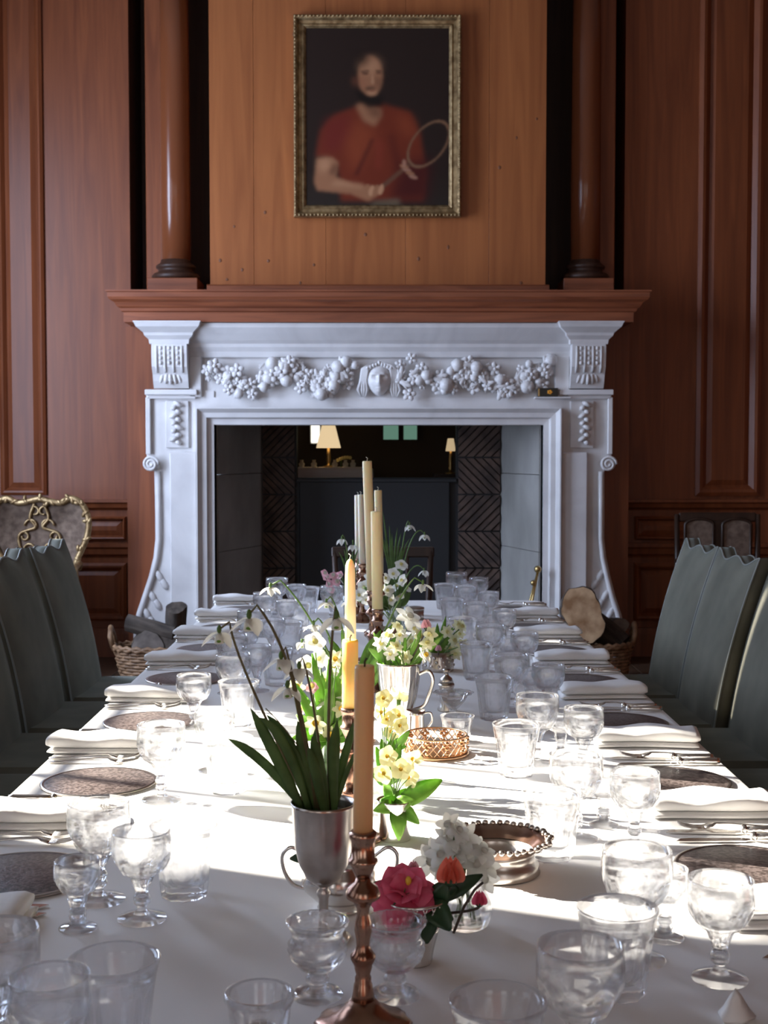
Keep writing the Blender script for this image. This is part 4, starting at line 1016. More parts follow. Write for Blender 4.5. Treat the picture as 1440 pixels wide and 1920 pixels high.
# ------------------------------------------------------------------ candlesticks and candles
STICK = [(0, 0), (.052, 0), (.054, .003), (.050, .006), (.040, .009), (.030, .014), (.021, .022), (.0135, .030), (.0118, .038), (.0105, .047), (.0092, .050), (.0092, .055), (.0078, .058), (.0100, .066), (.0102, .069), (.0140, .076), (.0142, .080), (.0110, .084), (.0075, .090), (.0080, .098), (.0100, .108), (.0090, .118), (.0070, .126), (.0072, .133), (.0110, .141), (.0190, .146), (.0195, .150), (.0165, .157), (.0090, .163), (.0075, .168), (.0110, .175), (.0140, .182), (.0170, .186), (.0165, .189), (.0134, .191), (.0134, .208), (.0140, .211), (.0160, .214), (.0160, .218), (.0130, .221), (.0105, .221), (.0105, .212), (0, .212)]
def stick_proto():
    t = thing('candlestick', 'x', 'candlestick')
    def seg(a, b): return [(0, STICK[a][1])]+[q for q in STICK[a:b+1]]+[(0, STICK[b][1])]
    MB().lathe(seg(0, 7)[1:], 36, None, lambda a, k, z: 1+(.035*cos(10*a) if z < .012 else 0)).build('base', COPPER, t)
    MB().lathe(seg(7, 29), 24).build('stem', COPPER, t)
    MB().lathe([(0, .168)]+STICK[29:], 24).build('socket', COPPER, t); return t
sp0 = None; STH = .212
def wax_candle(name, label, loc, r, L, m, top='flat', lean=(0, 0)):
    t = thing('candle', label, 'candle', loc); t.rotation_euler = (lean[0], lean[1], 0)
    if top == 'taper': pr_ = [(0, 0), (r, 0), (r*.98, L*.5), (r*.9, L*.82), (r*.82, L*.93), (r*.55, L*.975), (r*.2, L), (0, L)]
    else: pr_ = [(0, 0), (r, 0), (r, L*.5), (r*.99, L-.004), (r*.93, L), (r*.5, L-.001), (0, L-.003)]
    MB().lathe(pr_, 24).build('wax', m, t)
    zt = L-.002
    MB().tube([(0, 0, zt-.002), (0, 0, zt+.006), (.002, 0, zt+.010), (-.003, 0, zt+.014) if top != 'burnt' else (.003, 0, zt+.009)], .0011, 6).build('wick', WICK if top == 'burnt' else WICKW, t)
CN = [(680, 1.405, .0112, .194, WAXT, 'burnt', (0, .01), 'tan candle with flat burnt top in the nearest candlestick', 'bronze-coloured candlestick in the foreground, nearest the camera'),
      (656, 2.10, .0135, .121, WAXY, 'burnt', (0, .0), 'short thick yellow candle glowing in the sun behind the snowdrop goblet', 'copper candlestick behind the snowdrop goblet, second nearest the camera'),
      (657, 2.82, .0125, .195, WAX, 'taper', (0, -.005), 'tapered cream candle directly above the short yellow candle', 'candlestick under the tapered cream candle'),
      (708, 3.45, .0150, .272, WAX, 'flat', (0, -.015), 'thick cream candle in front of the tall leaning candle', 'candlestick under the thick cream candle at the middle of the table'),
      (697, 3.92, .0148, .405, WAX, 'flat', (0, -.035), 'tallest cream candle with a curled white wick', 'candlestick under the tallest cream candle'),
      (712, 4.45, .0135, .300, WAX, 'flat', (0, -.02), 'cream candle whose top shows behind the thick cream candle', 'fifth candlestick, behind the tall candles'),
      (679, 4.85, .0120, .272, WAXP, 'flat', (0, -.02), 'pale candle, right one of the distant pair', 'distant candlestick under the right pale candle'),
      (672, 5.10, .0135, .262, WAXP, 'flat', (0, -.01), 'pale candle, left one of the distant pair', 'most distant candlestick under the left pale candle')]
for (px, y, r, L, m, tp, ln, lab, slab) in CN:
    x = wx(px, y)
    if sp0 is None: sp0 = stick_proto(); s = sp0; s.location = (x, y, TT); s['label'] = slab
    else: s = dup(sp0, (x, y, TT), random.uniform(0, 6), slab)
    wax_candle('candle', lab, (x, y, TT+.2125), r if r < .0105 else r, L-.001, m, tp, ln)

# ------------------------------------------------------------------ flower parts
def petal_mesh(name, L, w, cup, m, tipc=.6, bend=0.):
    v = []; f = []; NU, NVv = 6, 9
    for j in range(NVv+1):
        t = j/NVv; hw = w*(sin(pi*min(1, t**tipc*.98+.02)))**.75+.0004
        for i in range(NU+1):
            u = -1+2*i/NU; z = L*t; y = cup*(u*u)*hw - bend*t*t*L
            v.append((u*hw, y, z))
    for j in range(NVv):
        for i in range(NU): q = j*(NU+1)+i; f.append((q, q+1, q+NU+2, q+NU+1))
    me = bpy.data.meshes.new(name); me.from_pydata(v, [], f); me.polygons.foreach_set('use_smooth', [True]*len(f)); me.materials.append(m); return me
SNP = petal_mesh('petal', .023, .0066, .45, PETW, .75, .12)
mb = MB().lathe([(0, 0), (.003, -.0005), (.0045, -.004), (.0052, -.010), (.0048, -.011), (.0025, -.003), (0, -.002)], 10); SNC = mb.build('inner_cup', PETW); 
SNO = MB().ball((0, 0, .004), (.0026, .0026, .0048), 8, 5).build('ovary', STEMM); SNM = MB().tube([(.0035, 0, -.0085), (.0052, 0, -.0098)], .0014, 5).ball((0, -.0045, -.0082), (.0026, .0012, .0016), 6, 4).build('green_mark', LEAFB)
sn_c, sn_o, sn_m = SNC.data, SNO.data, SNM.data
for o in (SNC, SNO, SNM): bpy.data.objects.remove(o)
def qrot(v): return Vector(v).normalized()
def snowdrop(parent, base, tip, m=STEMR, s=1., open_=.9, arch=None, rad=.0016, tilt=(0, 0)):
    """stem from base, arching over, head hanging at tip (top of ovary), in parent's coords"""
    b = Vector(base); t = Vector(tip); up = Vector((0, 0, 1)); hz = max(.015, (t-b).length*.22)
    top = t+Vector(((b.x-t.x)*.12, (b.y-t.y)*.12, .012*s))
    c = arch if arch else b.lerp(t, .62)+Vector(((t.x-b.x)*-.10, 0, hz))
    pts = bez(b, c, top, 12)+[t+Vector((0, 0, .004*s))]
    st = MB().tube(pts, [rad*(1.25-.4*i/12)*s for i in range(13)], 6).build('flower_stem', m, parent)
    rz0 = random.uniform(0, 2)
    def put(me, nm, R=(0, 0, 0), sc=1.):
        o = link(nm, me, st, t); o.rotation_euler = R; o.scale = (s*sc,)*3; return o
    put(sn_o, 'ovary', (tilt[0], tilt[1], 0)); put(sn_c, 'inner_cup', (tilt[0], tilt[1], 0)); put(sn_m, 'green_mark', (tilt[0], tilt[1], 0))
    for k in range(3):
        a = rz0+2*pi*k/3
        d = Vector((cos(a)*sin(open_), sin(a)*sin(open_), -cos(open_)))
        o = put(SNP, 'petal'); q = d.to_track_quat('Z', 'Y'); o.rotation_mode = 'QUATERNION'; o.rotation_quaternion = q
    return st
def leaf_strip(pts, w, fold=.25, tip=.8):
    pts = [Vector(p) for p in pts]; n = len(pts); v = []; f = []
    side = Vector((1, 0, 0))
    for i in range(n):
        t = (pts[min(n-1, i+1)]-pts[max(0, i-1)]).normalized(); s = t.cross(Vector((0, 1, .15))).normalized(); nn = s.cross(t)
        u = i/(n-1); hw = w*(.55+.45*min(1, u*3))*max(.02, (1-((u-.55)/.45)**3 if u > .55 else 1))
        for k in (-1, -.5, 0, .5, 1): v.append(pts[i]+s*hw*k+nn*abs(k)*hw*fold)
    for i in range(n-1):
        for k in range(4): q = i*5+k; f.append((q, q+1, q+6, q+5))
    return v, f
def strap_leaf(parent, a, b, c, w, m=LEAF, n=12):
    v, f = leaf_strip(bez(a, b, c, n), w); o = MB().add(v, f).build('leaf', m, parent); md = o.modifiers.new('t', 'SOLIDIFY'); md.thickness = .0009; return o
# pixel-placed helper: relative position (in a thing's coordinates) of what the photo shows at (px,py) near depth Y
def rel(t, px, py, dy=0.): return atY(px, py, t.location.y+dy)-Vector(t.location)

# silver goblet with snowdrops
Yg = 1.66; xg = wx(605, Yg); gz = TT
gob = thing('silver_goblet', 'tall silver goblet planted with snowdrops behind the nearest candlestick', 'goblet', (xg, Yg, gz))
MB().lathe([(.0, .072), (.010, .072), (.022, .082), (.032, .100), (.038, .125), (.040, .150), (.0415, .178), (.043, .183), (.0415, .183), (.0395, .176), (.037, .13), (.02, .088), (0, .084)], 40).build('bowl', SILVERD, gob)
MB().lathe([(0, .008), (.012, .008), (.006, .016), (.0065, .055), (.009, .060), (.009, .064), (.006, .068), (.010, .0725), (0, .0725)], 20).build('stem', SILVERD, gob)
MB().lathe([(0, 0), (.034, 0), (.036, .003), (.030, .006), (.014, .010), (0, .010)], 32).build('foot', SILVERD, gob)
sd = thing('snowdrop_plant', 'clump of snowdrops with dark strap leaves growing in the silver goblet', 'plant', (xg, Yg, gz+.165))
MB().lathe([(0, 0), (.0385, 0), (.0395, .003), (0, .006)], 24).build('compost', MOSS, sd)
R_ = lambda px, py, dy=0: rel(sd, px, py, dy)
for (bx_, by_, mx_, my_, tx, ty, w, dy) in ((568, 1515, 520, 1420, 470, 1328, .0078, 0), (575, 1515, 500, 1420, 428, 1385, .0068, .02), (585, 1518, 560, 1400, 500, 1340, .008, .01), (580, 1516, 540, 1370, 485, 1345, .0062, -.01),
    (598, 1520, 570, 1440, 558, 1350, .0075, 0), (605, 1520, 590, 1430, 592, 1365, .0065, .02), (612, 1522, 600, 1430, 585, 1380, .0075, -.02), (618, 1525, 625, 1440, 632, 1350, .007, 0), (622, 1520, 640, 1430, 668, 1345, .0055, .01),
    (610, 1525, 595, 1450, 578, 1400, .007, -.02), (600, 1522, 575, 1450, 540, 1385, .006, .0), (625, 1518, 650, 1440, 672, 1400, .003, 0), (628, 1520, 622, 1440, 625, 1365, .006, -.015)):
    strap_leaf(sd, R_(bx_, by_, dy*.5)+Vector((0, 0, -.006)), R_(mx_, my_, dy), R_(tx, ty, dy*1.5), w, LEAF)
for (bx_, by_, tx, ty, s, cxx, cyy) in ((580, 1515, 411, 1187, 1.25, 430, 1215), (592, 1515, 467, 1160, 1.45, 560, 1225), (598, 1518, 527, 1236, 1.3, 560, 1300), (612, 1518, 561, 1254, 1.2, 590, 1300), (600, 1520, 539, 1290, 1.2, 560, 1350), (617, 1518, 631, 1160, 1.35, 612, 1250)):
    tp = R_(tx, ty); bb = R_(bx_, by_)
    snowdrop(sd, bb, tp, STEMR, s*1.0, 1.05, arch=Vector(R_(cxx, cyy)) if True else None, rad=.0014)
# small buds/branch bits
MB().tube([R_(560, 1400), R_(520, 1350), R_(498, 1328)], .0008, 5).build('twig', STEMR, sd)

# glass footed salts
for k, (px, lab) in enumerate(((593, 'footed glass bowl with ribbed rim, left of the nearest candlestick'), (741, 'footed glass bowl with ribbed rim, right of the nearest candlestick'))):
    Ys = 1.485; t = thing('footed_glass_bowl', lab, 'bowl', (wx(px, Ys), Ys, TT))
    bow = [(0, .028), (.010, .028), (.022, .034), (.031, .044), (.034, .050), (.033, .053), (.036, .056), (.033, .060), (.0355, .063), (.031, .068), (.030, .074), (.0335, .082), (.037, .087), (.037, .090), (.034, .090), (.028, .080), (.0275, .070), (.030, .058), (.026, .045), (.015, .036), (0, .033)]
    o = MB().lathe(bow, 48, None, lambda a, k_, z: 1+(.018*cos(24*a) if z > .084 else 0)).build('bowl', CRYSTAL, t); fixn(o.data)
    o = MB().lathe([(0, .004), (.02, .004), (.012, .010), (.009, .014), (.014, .018), (.014, .022), (.010, .0275), (0, .0275)], 24).build('stem', CRYSTAL, t); fixn(o.data)
    o = MB().lathe([(0, 0), (.030, 0), (.031, .002), (.026, .006), (.018, .0075), (0, .0035)], 32).build('foot', CRYSTAL, t); fixn(o.data)
# tealight glass bottom left
t = thing('tealight_holder', 'thick rimmed glass tealight holder at the bottom edge left of the candlestick', 'candle holder', (wx(482, 1.345), 1.345, TT))
o = MB().lathe([(0, 0), (.026, 0), (.029, .004), (.034, .05), (.038, .058), (.0375, .064), (.034, .065), (.031, .060), (.028, .05), (.024, .010), (0, .010)], 40).build('glass_cup', CRYSTAL, t); fixn(o.data)
tl = thing('tealight', 'small white tealight candle inside the thick rimmed glass holder', 'candle', (wx(482, 1.345), 1.345, TT+.0105))
MB().lathe([(0, 0), (.018, 0), (.018, .016), (.017, .016), (.017, .013), (0, .013)], 24).build('metal_cup', SILVER, tl); MB().tube([(0, 0, .013), (0, 0, .022)], .0008, 6).build('wick', WICKW, tl)

# silver sugar bowl with handle
Yb = 1.77; t = thing('silver_sugar_bowl', 'round polished silver bowl with loop handles behind the snowdrop goblet', 'bowl', (wx(636, Yb), Yb, TT))
MB().lathe([(0, .0), (.030, 0), (.032, .004), (.026, .008), (.035, .016), (.050, .030), (.054, .042), (.050, .056), (.042, .066), (.040, .074), (.044, .080), (.042, .080), (.038, .073), (.048, .045), (.03, .018), (0, .014)], 40).build('body', SILVER, t)
for s in (-1, 1): MB().tube(cr([(s*.044, 0, .072), (s*.066, 0, .088), (s*.080, 0, .078), (s*.078, 0, .055), (s*.066, 0, .036), (s*.050, 0, .030)]), .0029, 8).build('handle', SILVER, t)
def oval_leaf(parent, base, tip, w, m, bend=.2, nm='leaf'):
    b = Vector(base); tpp = Vector(tip); d = tpp-b; L = d.length; d = d.normalized(); side = d.cross(Vector((.15, -1, .5))).normalized(); nn = side.cross(d)
    v = []; f = []; n = 10
    for i in range(n+1):
        u = i/n; hw = w*sin(pi*min(.98, .04+u**.85*.94))**.8; c = b+d*L*u+nn*(bend*L*sin(pi*u)*.5)
        for k in (-1, -.5, 0, .5, 1): v.append(c+side*hw*k+nn*(abs(k)*hw*.3+.08*hw*sin(u*25)*abs(k)))
    for i in range(n):
        for k in range(4): q = i*5+k; f.append((q, q+1, q+6, q+5))
    o = MB().add(v, f).build(nm, m, parent); md = o.modifiers.new('t', 'SOLIDIFY'); md.thickness = .0007; return o
cs = thing('camellia_sprig', 'dark green camellia leaves standing in the round silver bowl', 'plant', (wx(636, Yb), Yb, TT+.03))
r2 = lambda px, py, dy=0: rel(cs, px, py, dy)
MB().tube([(0, 0, 0), (0, 0, .045)], .003, 6).build('twig', BARK, cs)
for (tx, ty, w) in ((543, 1610, .013), (672, 1625, .018), (645, 1640, .018), (610, 1665, .015), (690, 1650, .014)): oval_leaf(cs, Vector((0, 0, .045)), r2(tx, ty), w, LEAFD)

# ribbed cup with camellia
Yc = 1.585; cup = thing('silver_lattice_cup', 'silver cup with pierced lattice top and ribbed base holding the camellia', 'cup', (wx(778, Yc), Yc, TT))
MB().lathe([(0, .002), (.018, .002), (.022, 0), (.023, .003), (.022, .006), (.0245, .02), (.029, .038), (.032, .046), (.030, .046), (.026, .03), (0, .008)], 80, None, lambda a, k, z: 1+(.035*cos(26*a) if .004 < z < .043 else 0)).build('ribbed_base', SILVER, cup)
lat = MB()
for k in range(20):
    for s in (-1, 1):
        pts = [((.032+.008*q/5)*cos(2*pi*(k+s*q*.25)/20), (.032+.008*q/5)*sin(2*pi*(k+s*q*.25)/20), .046+.034*q/5) for q in range(6)]; lat.tube(pts, .0011, 5)
lat.build('lattice', SILVER, cup)
MB().lathe([(.0395, .079), (.042, .080), (.042, .083), (.0395, .083)], 60, None, lambda a, k, z: 1+.01*cos(20*a)).build('rim', SILVER, cup); MB().lathe([(.0312, .045), (.0335, .046), (.0335, .049), (.0312, .049)], 40).build('band', SILVER, cup)
MB().lathe([(.0305, .047), (.0375, .079)], 40).build('glass_liner', THIN, cup)
cf = thing('camellia_flower', 'large deep pink camellia bloom in the silver lattice cup', 'flower', (wx(757, Yc), Yc-.01, TT+.088))
MB().tube([(.005, 0, -.03), (0, 0, .02)], .002, 6).build('stem', STEMM, cf)
cp = petal_mesh('petal', .038, .026, .4, PINK, .55, -.45); rg = random.Random(11)
cc = wz(1672, Yc)-(TT+.088)
for ring_, (n, op, s) in enumerate(((6, 1.5, 1.15), (6, 1.15, 1.05), (5, .8, .95), (5, .45, .8), (3, .15, .7))):
    for k in range(n):
        a = 2*pi*k/n+ring_*.5+rg.uniform(-.15, .15); o2 = op+rg.uniform(-.12, .12)
        d = Vector((cos(a)*sin(o2), -abs(0)+sin(a)*sin(o2), cos(o2)))
        d = Matrix.Rotation(radians(38), 3, 'X') @ d
        o = link('petal', cp, cf, (0, 0, cc)); o.rotation_mode = 'QUATERNION'
        zax = d; ax = (Matrix.Rotation(radians(38), 3, 'X') @ Vector((0, 0, 1))); yax = -(ax-zax*ax.dot(zax)); yax = yax.normalized(); xax = yax.cross(zax)
        o.rotation_quaternion = Matrix((xax, yax, zax)).transposed().to_quaternion(); o.scale = (s, s, s)
MB().ball((.006, -.002, cc+.018), (.004, .004, .006), 8, 5).build('stamens', YOLK, cf)
def bud(px, py, Y, label, m, s=1., basept=None):
    p = atY(px, py, Y); t = thing('camellia_bud', label, 'flower', p)
    for k in range(6):
        a = 2*pi*k/6; o = link('petal', petal_bud[m.name], t, (0.003*cos(a)*s, .003*sin(a)*s, -.014*s)); o.rotation_euler = (.22*sin(a)*-1, .22*cos(a), a+pi/2); o.scale = (s, s, s)
    MB().ball((0, 0, -.013*s), (.008*s, .008*s, .006*s), 8, 5).build('calyx', LEAFD, t)
    b = Vector(basept)-p; MB().tube(bez((0, 0, -.016*s), (0, 0, -.03*s), b), .0018, 6).build('stem', BARK, t); return t
petal_bud = {m.name: petal_mesh('petal', .03, .012, -.5, m, .55, -.15) for m in (CORAL, PINK, PINKL)}
cb = Vector((wx(790, Yc), Yc, TT+.06))
bud(845, 1632, Yc-.01, 'upright coral pink camellia bud beside the white paperwhites', CORAL, 1.1, cb); bud(899, 1684, Yc+.02, 'closed red camellia bud on a twig at the right of the cup', PINK, .62, cb); bud(775, 1625, Yc+.03, 'small green-tipped pink bud behind the camellia bloom', PINKL, .5, cb)
cl = thing('camellia_foliage', 'glossy dark camellia leaves hanging over the silver lattice cup', 'plant', cb)
for (bx_, by_, tx, ty, w, dy) in ((800, 1690, 845, 1745, .016, -.04), (790, 1700, 800, 1770, .017, -.045), (805, 1680, 860, 1665, .013, 0), (800, 1690, 735, 1700, .013, -.03), (810, 1690, 905, 1640, .011, .02), (800, 1700, 850, 1725, .012, -.03), (790, 1690, 700, 1655, .014, .02), (815, 1700, 838, 1655, .012, -.01)):
    oval_leaf(cl, rel(cl, bx_, by_, dy*.3), rel(cl, tx, ty, dy), w, LEAFD)
MB().tube([rel(cl, 850, 1750, -.01), rel(cl, 870, 1700, 0), rel(cl, 890, 1668, .01), rel(cl, 905, 1655, .02)], .0018, 6).build('twig', BARK, cl)

# squat glass vase with paperwhites
Yv = 1.70; vs = thing('squat_glass_vase', 'small round clear glass vase right of the silver lattice cup', 'vase', (wx(874, Yv), Yv, TT))
o = MB().lathe([(0, 0), (.022, 0), (.032, .006), (.037, .02), (.036, .036), (.028, .052), (.022, .060), (.0245, .068), (.0235, .068), (.0205, .060), (.026, .051), (.0335, .036), (.0345, .021), (.030, .009), (0, .006)], 40).build('glass_body', CRYSTAL, vs); fixn(o.data)
FL6 = {}
def floret_mesh(L, w, m, n=6, cupc=.2, key=None):
    v = []; f = []
    for k in range(n):
        a = 2*pi*k/n
        for j in range(5):
            t = j/4; hw = w*sin(pi*min(.97, .12+t*.85))**.8
            for i in (-1, 0, 1):
                r = .0022+L*t; q = len(v); v.append((r*cos(a)-i*hw*sin(a), r*sin(a)+i*hw*cos(a), .0015*(k % 2)+L*.25*t*(1-t)+abs(i)*hw*cupc))
        b = len(v)-15
        for j in range(4):
            for i in (0, 1): q = b+j*3+i; f.append((q, q+1, q+4, q+3))
    me = bpy.data.meshes.new('floret'); me.from_pydata(v, [], f); me.polygons.foreach_set('use_smooth', [True]*len(f)); me.materials.append(m); return me
fm_w = floret_mesh(.017, .0058, PETW); fm_c = floret_mesh(.015, .0056, PETC); fm_h = floret_mesh(.017, .010, PETW, 5, .1); fm_p = floret_mesh(.014, .0085, PETY, 5, .05); fm_k = floret_mesh(.009, .006, PINKL, 5, .1)
corona_w = MB().lathe([(0, .001), (.003, .001), (.0045, .004), (.0052, .007), (.0042, .005), (0, .003)], 10).build('corona', PETW).data
corona_y = corona_w.copy(); corona_y.materials[0] = PETY; corona_o = corona_w.copy(); corona_o.materials[0] = YOLK
bpy.data.objects.remove([o for o in COL.objects if o.name == 'corona'][0])
def flower_stem(name, label, cat, base, heads, mesh, cor, m=STEMM, group=None, rad=.0015, s=1., face=(0, -1, .3)):
    """a stem from base with florets at the listed world positions"""
    b = Vector(base); t = thing(name, label, cat, b, 0, group)
    ctr = sum((Vector(h) for h in heads), Vector())/len(heads)-b
    MB().tube(bez((0, 0, 0), Vector((ctr.x*.3, ctr.y*.3, ctr.z*.6)), ctr*.93, 8), rad, 6).build('stem', m, t)
    for h in heads:
        h = Vector(h)-b
        if len(heads) > 1: MB().tube([ctr*.93, (ctr*.93+h)/2+Vector((0, 0, .003)), h], rad*.6, 5).build('pedicel', m, t)
        d = ((h-ctr)*25+Vector(face)+Vector((random.uniform(-.9, .9), random.uniform(-.3, .5), random.uniform(-.5, .9)))).normalized()
        o = link('floret', mesh, t, h); o.rotation_mode = 'QUATERNION'; o.rotation_quaternion = d.to_track_quat('Z', 'Y'); ss = s*random.uniform(.85, 1.15); o.scale = (ss,)*3
        c = link('corona', cor, o); 
    return t
vb = Vector((wx(874, Yv), Yv, TT+.012))
pws = [[(838, 1575), (858, 1560), (825, 1600), (845, 1595)], [(875, 1570), (890, 1590), (868, 1598), (880, 1612)], [(905, 1600), (912, 1625), (893, 1618), (908, 1648)], [(815, 1595), (808, 1615), (828, 1622), (850, 1620)], [(842, 1548), (850, 1575), (860, 1590)]]
for k, hs in enumerate(pws):
    flower_stem('paperwhite', 'white paperwhite narcissus head on a green stem in the squat glass vase', 'flower', vb+Vector((random.uniform(-.014, .014), random.uniform(-.01, .01), 0)), [atY(a, b, Yv+random.uniform(-.02, .02)) for a, b in hs], fm_w, corona_w, STEMM, 'paperwhites in the squat glass vase', .0022, 1.15)

# ornate silver stand
Yk = 1.93; t = thing('silver_wine_coaster', 'low ornate silver dish with flared scrolled rim right of the paperwhites', 'dish', (wx(935, Yk), Yk, TT))
MB().lathe([(0, .002), (.060, .002), (.062, 0), (.066, .003), (.062, .008), (.064, .014), (.058, .018), (.056, .03), (.060, .038), (.058, .038), (.053, .03), (.05, .01), (0, .008)], 56).build('body', SILVERD, t)
MB().lathe([(.056, .034), (.068, .042), (.076, .050), (.080, .052), (.076, .053), (.066, .045), (.055, .036)], 72, None, lambda a, k, z: 1+.03*cos(14*a)*(z-.034)/.018).build('flared_rim', COPPER, t)
for k in range(44):
    a = 2*pi*k/44; MB().ball((0, 0, 0), (.0055, .004, .005), 7, 4, Tm(.080*(1+.03*cos(14*a))*cos(a), .080*(1+.03*cos(14*a))*sin(a), .053)).build('rim_scroll', SILVERD, t)

# silver beaker with primroses
Yp = 2.10; bk = thing('silver_beaker', 'small straight silver beaker holding the primrose', 'beaker', (wx(741, Yp), Yp, TT))
MB().lathe([(0, 0), (.026, 0), (.0265, .003), (.027, .03), (.030, .063), (.031, .066), (.029, .066), (.027, .05), (.0255, .006), (0, .005)], 36).build('body', SILVER, bk)
pm = thing('primrose_plant', 'pale yellow primrose with broad bright green leaves in the silver beaker', 'plant', (wx(741, Yp), Yp, TT+.058))
MB().lathe([(0, 0), (.0265, 0), (.0265, .002), (0, .004)], 20).build('compost', MOSS, pm); rp = lambda px, py, dy=0: rel(pm, px, py, dy)
for (tx, ty, w, dy) in ((829, 1462, .016, .02), (748, 1576, .014, -.045), (786, 1545, .012, -.03), (778, 1500, .013, -.02), (712, 1500, .013, -.01), (720, 1470, .012, .02), (765, 1478, .013, .01), (800, 1480, .012, .03), (700, 1520, .012, -.03)):
    oval_leaf(pm, rp(742, 1512, dy*.2), rp(tx, ty, dy), w, LEAFB, .35)
for (tx, ty) in ((775, 1425), (752, 1442), (728, 1418), (768, 1458), (718, 1452)):
    p = rp(tx, ty, random.uniform(-.02, .02)); st = MB().tube(bez((0, 0, .004), (p.x*.2, 0, p.z*.7), p), .0012, 5).build('flower_stem', STEMM, pm)
    o = link('floret', fm_p, st, p); o.rotation_euler = (radians(65)+random.uniform(-.3, .3), random.uniform(-.4, .4), random.uniform(-.5, .5)); o.scale = (1.15,)*3
    c = link('flower_centre', corona_o, st, p); c.rotation_euler = o.rotation_euler; c.scale = (.7,)*3

# clear glass vase helper
def glass_vase(label, px, Y, R, H, m=THIN, water=None, name='glass_vase'):
    t = thing(name, label, 'vase', (wx(px, Y), Y, TT))
    o = MB().lathe([(0, 0), (R*.75, 0), (R*.78, .003), (R*.85, H*.5), (R, H), (R-.0015, H), (R*.83-.0015, H*.5), (R*.74, .008), (0, .007)], 32).build('glass_body', m, t); fixn(o.data); return t
# white hellebores, sunlit, left of the copper candlestick
glass_vase('clear glass vase of white hellebores in the brightest sun patch', 612, 2.42, .034, .09)
hb = Vector((wx(612, 2.42), 2.42, TT+.01)); rg = random.Random(21)
for k, (px, py) in enumerate(((590, 1205), (600, 1235), (575, 1250), (622, 1250), (608, 1275), (585, 1290), (635, 1285), (600, 1315), (628, 1320), (570, 1330), (648, 1300), (612, 1345))):
    pink = px == 570 or py == 1290
    flower_stem('hellebore', 'pink-tinged hellebore low in the glass vase behind the snowdrop goblet' if pink else 'white hellebore bloom in the glass vase behind the snowdrop goblet', 'flower', hb+Vector((rg.uniform(-.012, .012), rg.uniform(-.012, .012), 0)), [atY(px, py, 2.42+rg.uniform(-.05, .05))], fm_k if pink else fm_h, corona_y, STEMM, 'pink hellebores in the sunlit vase' if pink else 'white hellebores in the sunlit vase', .0018, 1.1)
hf0 = hf = thing('hellebore_foliage', 'bright green hellebore leaves around the sunlit white blooms', 'plant', hb)
for (tx, ty, dy) in ((560, 1300, 0), (600, 1255, .03), (660, 1340, -.03), (640, 1250, .02), (575, 1360, -.03), (650, 1390, -.03), (555, 1340, .02), (690, 1320, .04), (600, 1390, -.04)):
    oval_leaf(hf, rel(hf, 612+(tx-612)*.15, 1385, 0), rel(hf, tx, ty, dy), .012, LEAFB, .3)
# snowdrops behind
glass_vase('small clear glass of tall snowdrops behind the hellebores', 668, 3.1, .032, .09)
s2 = thing('snowdrop_plant', 'tall sunlit snowdrops with bright upright leaves beside the tapered candle', 'plant', (wx(668, 3.1), 3.1, TT+.012)); q2 = lambda px, py, dy=0: rel(s2, px, py, dy)
for (tx, ty, w, dy) in ((738, 1168, .008, 0), (715, 1180, .008, .02), (790, 1195, .009, -.02), (752, 1190, .008, -.03), (700, 1195, .007, .02), (640, 1180, .007, 0), (615, 1195, .007, .03), (768, 1210, .007, 0), (655, 1215, .006, -.03), (600, 1215, .006, .0)):
    strap_leaf(s2, Vector((random.uniform(-.012, .012), 0, 0)), q2(668+(tx-668)*.35, 1240, dy), q2(tx, ty, dy*1.5), w*1.6, LEAFB if w > .0068 else LEAF)
for (tx, ty, s, ax, ay) in ((507, 1102, 1.5, 590, 1160), (793, 1096, 1.4, 740, 1130), (588, 1172, 1.4, 620, 1190), (612, 1130, 1.2, 640, 1150), (655, 1128, 1.2, 660, 1160), (566, 1205, 1.2, 600, 1200)):
    snowdrop(s2, Vector((random.uniform(-.01, .01), 0, 0)), q2(tx, ty), STEMM, s, 1.1, arch=q2(ax, ay)+Vector((0, 0, .015)))
# ribbed silver vase with cream narcissi
Yt = 3.0; tv = thing('ribbed_silver_vase', 'ribbed silver vase with a scroll handle full of cream narcissi', 'vase', (wx(748, Yt), Yt, TT))
MB().lathe([(0, 0), (.033, 0), (.035, .004), (.028, .012), (.03, .03), (.04, .06), (.047, .10), (.052, .143), (.054, .148), (.051, .148), (.045, .10), (.03, .03), (0, .02)], 72, None, lambda a, k, z: 1+(.03*cos(18*a) if .02 < z < .14 else 0)).build('body', SILVER, tv)
MB().tube(cr([(.046, -.01, .12), (.070, -.012, .128), (.080, -.012, .105), (.070, -.012, .07), (.058, -.01, .045), (.030, -.01, .035)]), .0045, 8).build('handle', SILVER, tv)
rg = random.Random(31); tb_ = Vector((wx(748, Yt), Yt, TT+.10))
nar = [(712, 1208), (728, 1192), (742, 1214), (752, 1192), (768, 1203), (784, 1192), (778, 1222), (802, 1208), (760, 1232), (733, 1226), (796, 1228), (745, 1176), (808, 1190), (722, 1236), (775, 1180)]
for px, py in nar:
    flower_stem('narcissus', 'cream narcissus in the ribbed silver vase', 'flower', tb_+Vector((rg.uniform(-.025, .025), rg.uniform(-.025, .025), 0)), [atY(px, py, Yt+rg.uniform(-.05, .05))], rg.choice([fm_c, fm_c, fm_w]), rg.choice([corona_y, corona_o, corona_y]), STEMM, 'cream narcissi in the ribbed silver vase', .0016, 1.12)
flower_stem('white_star_flower', 'white star-shaped flower highest over the ribbed silver vase', 'flower', tb_, [atY(765, 1160, Yt)], fm_w, corona_w, STEMM, None, .0016, 1.8)
bud(799, 1170, Yt, 'small pink rosebud beside the white star-shaped flower', PINKL, .75, tb_)
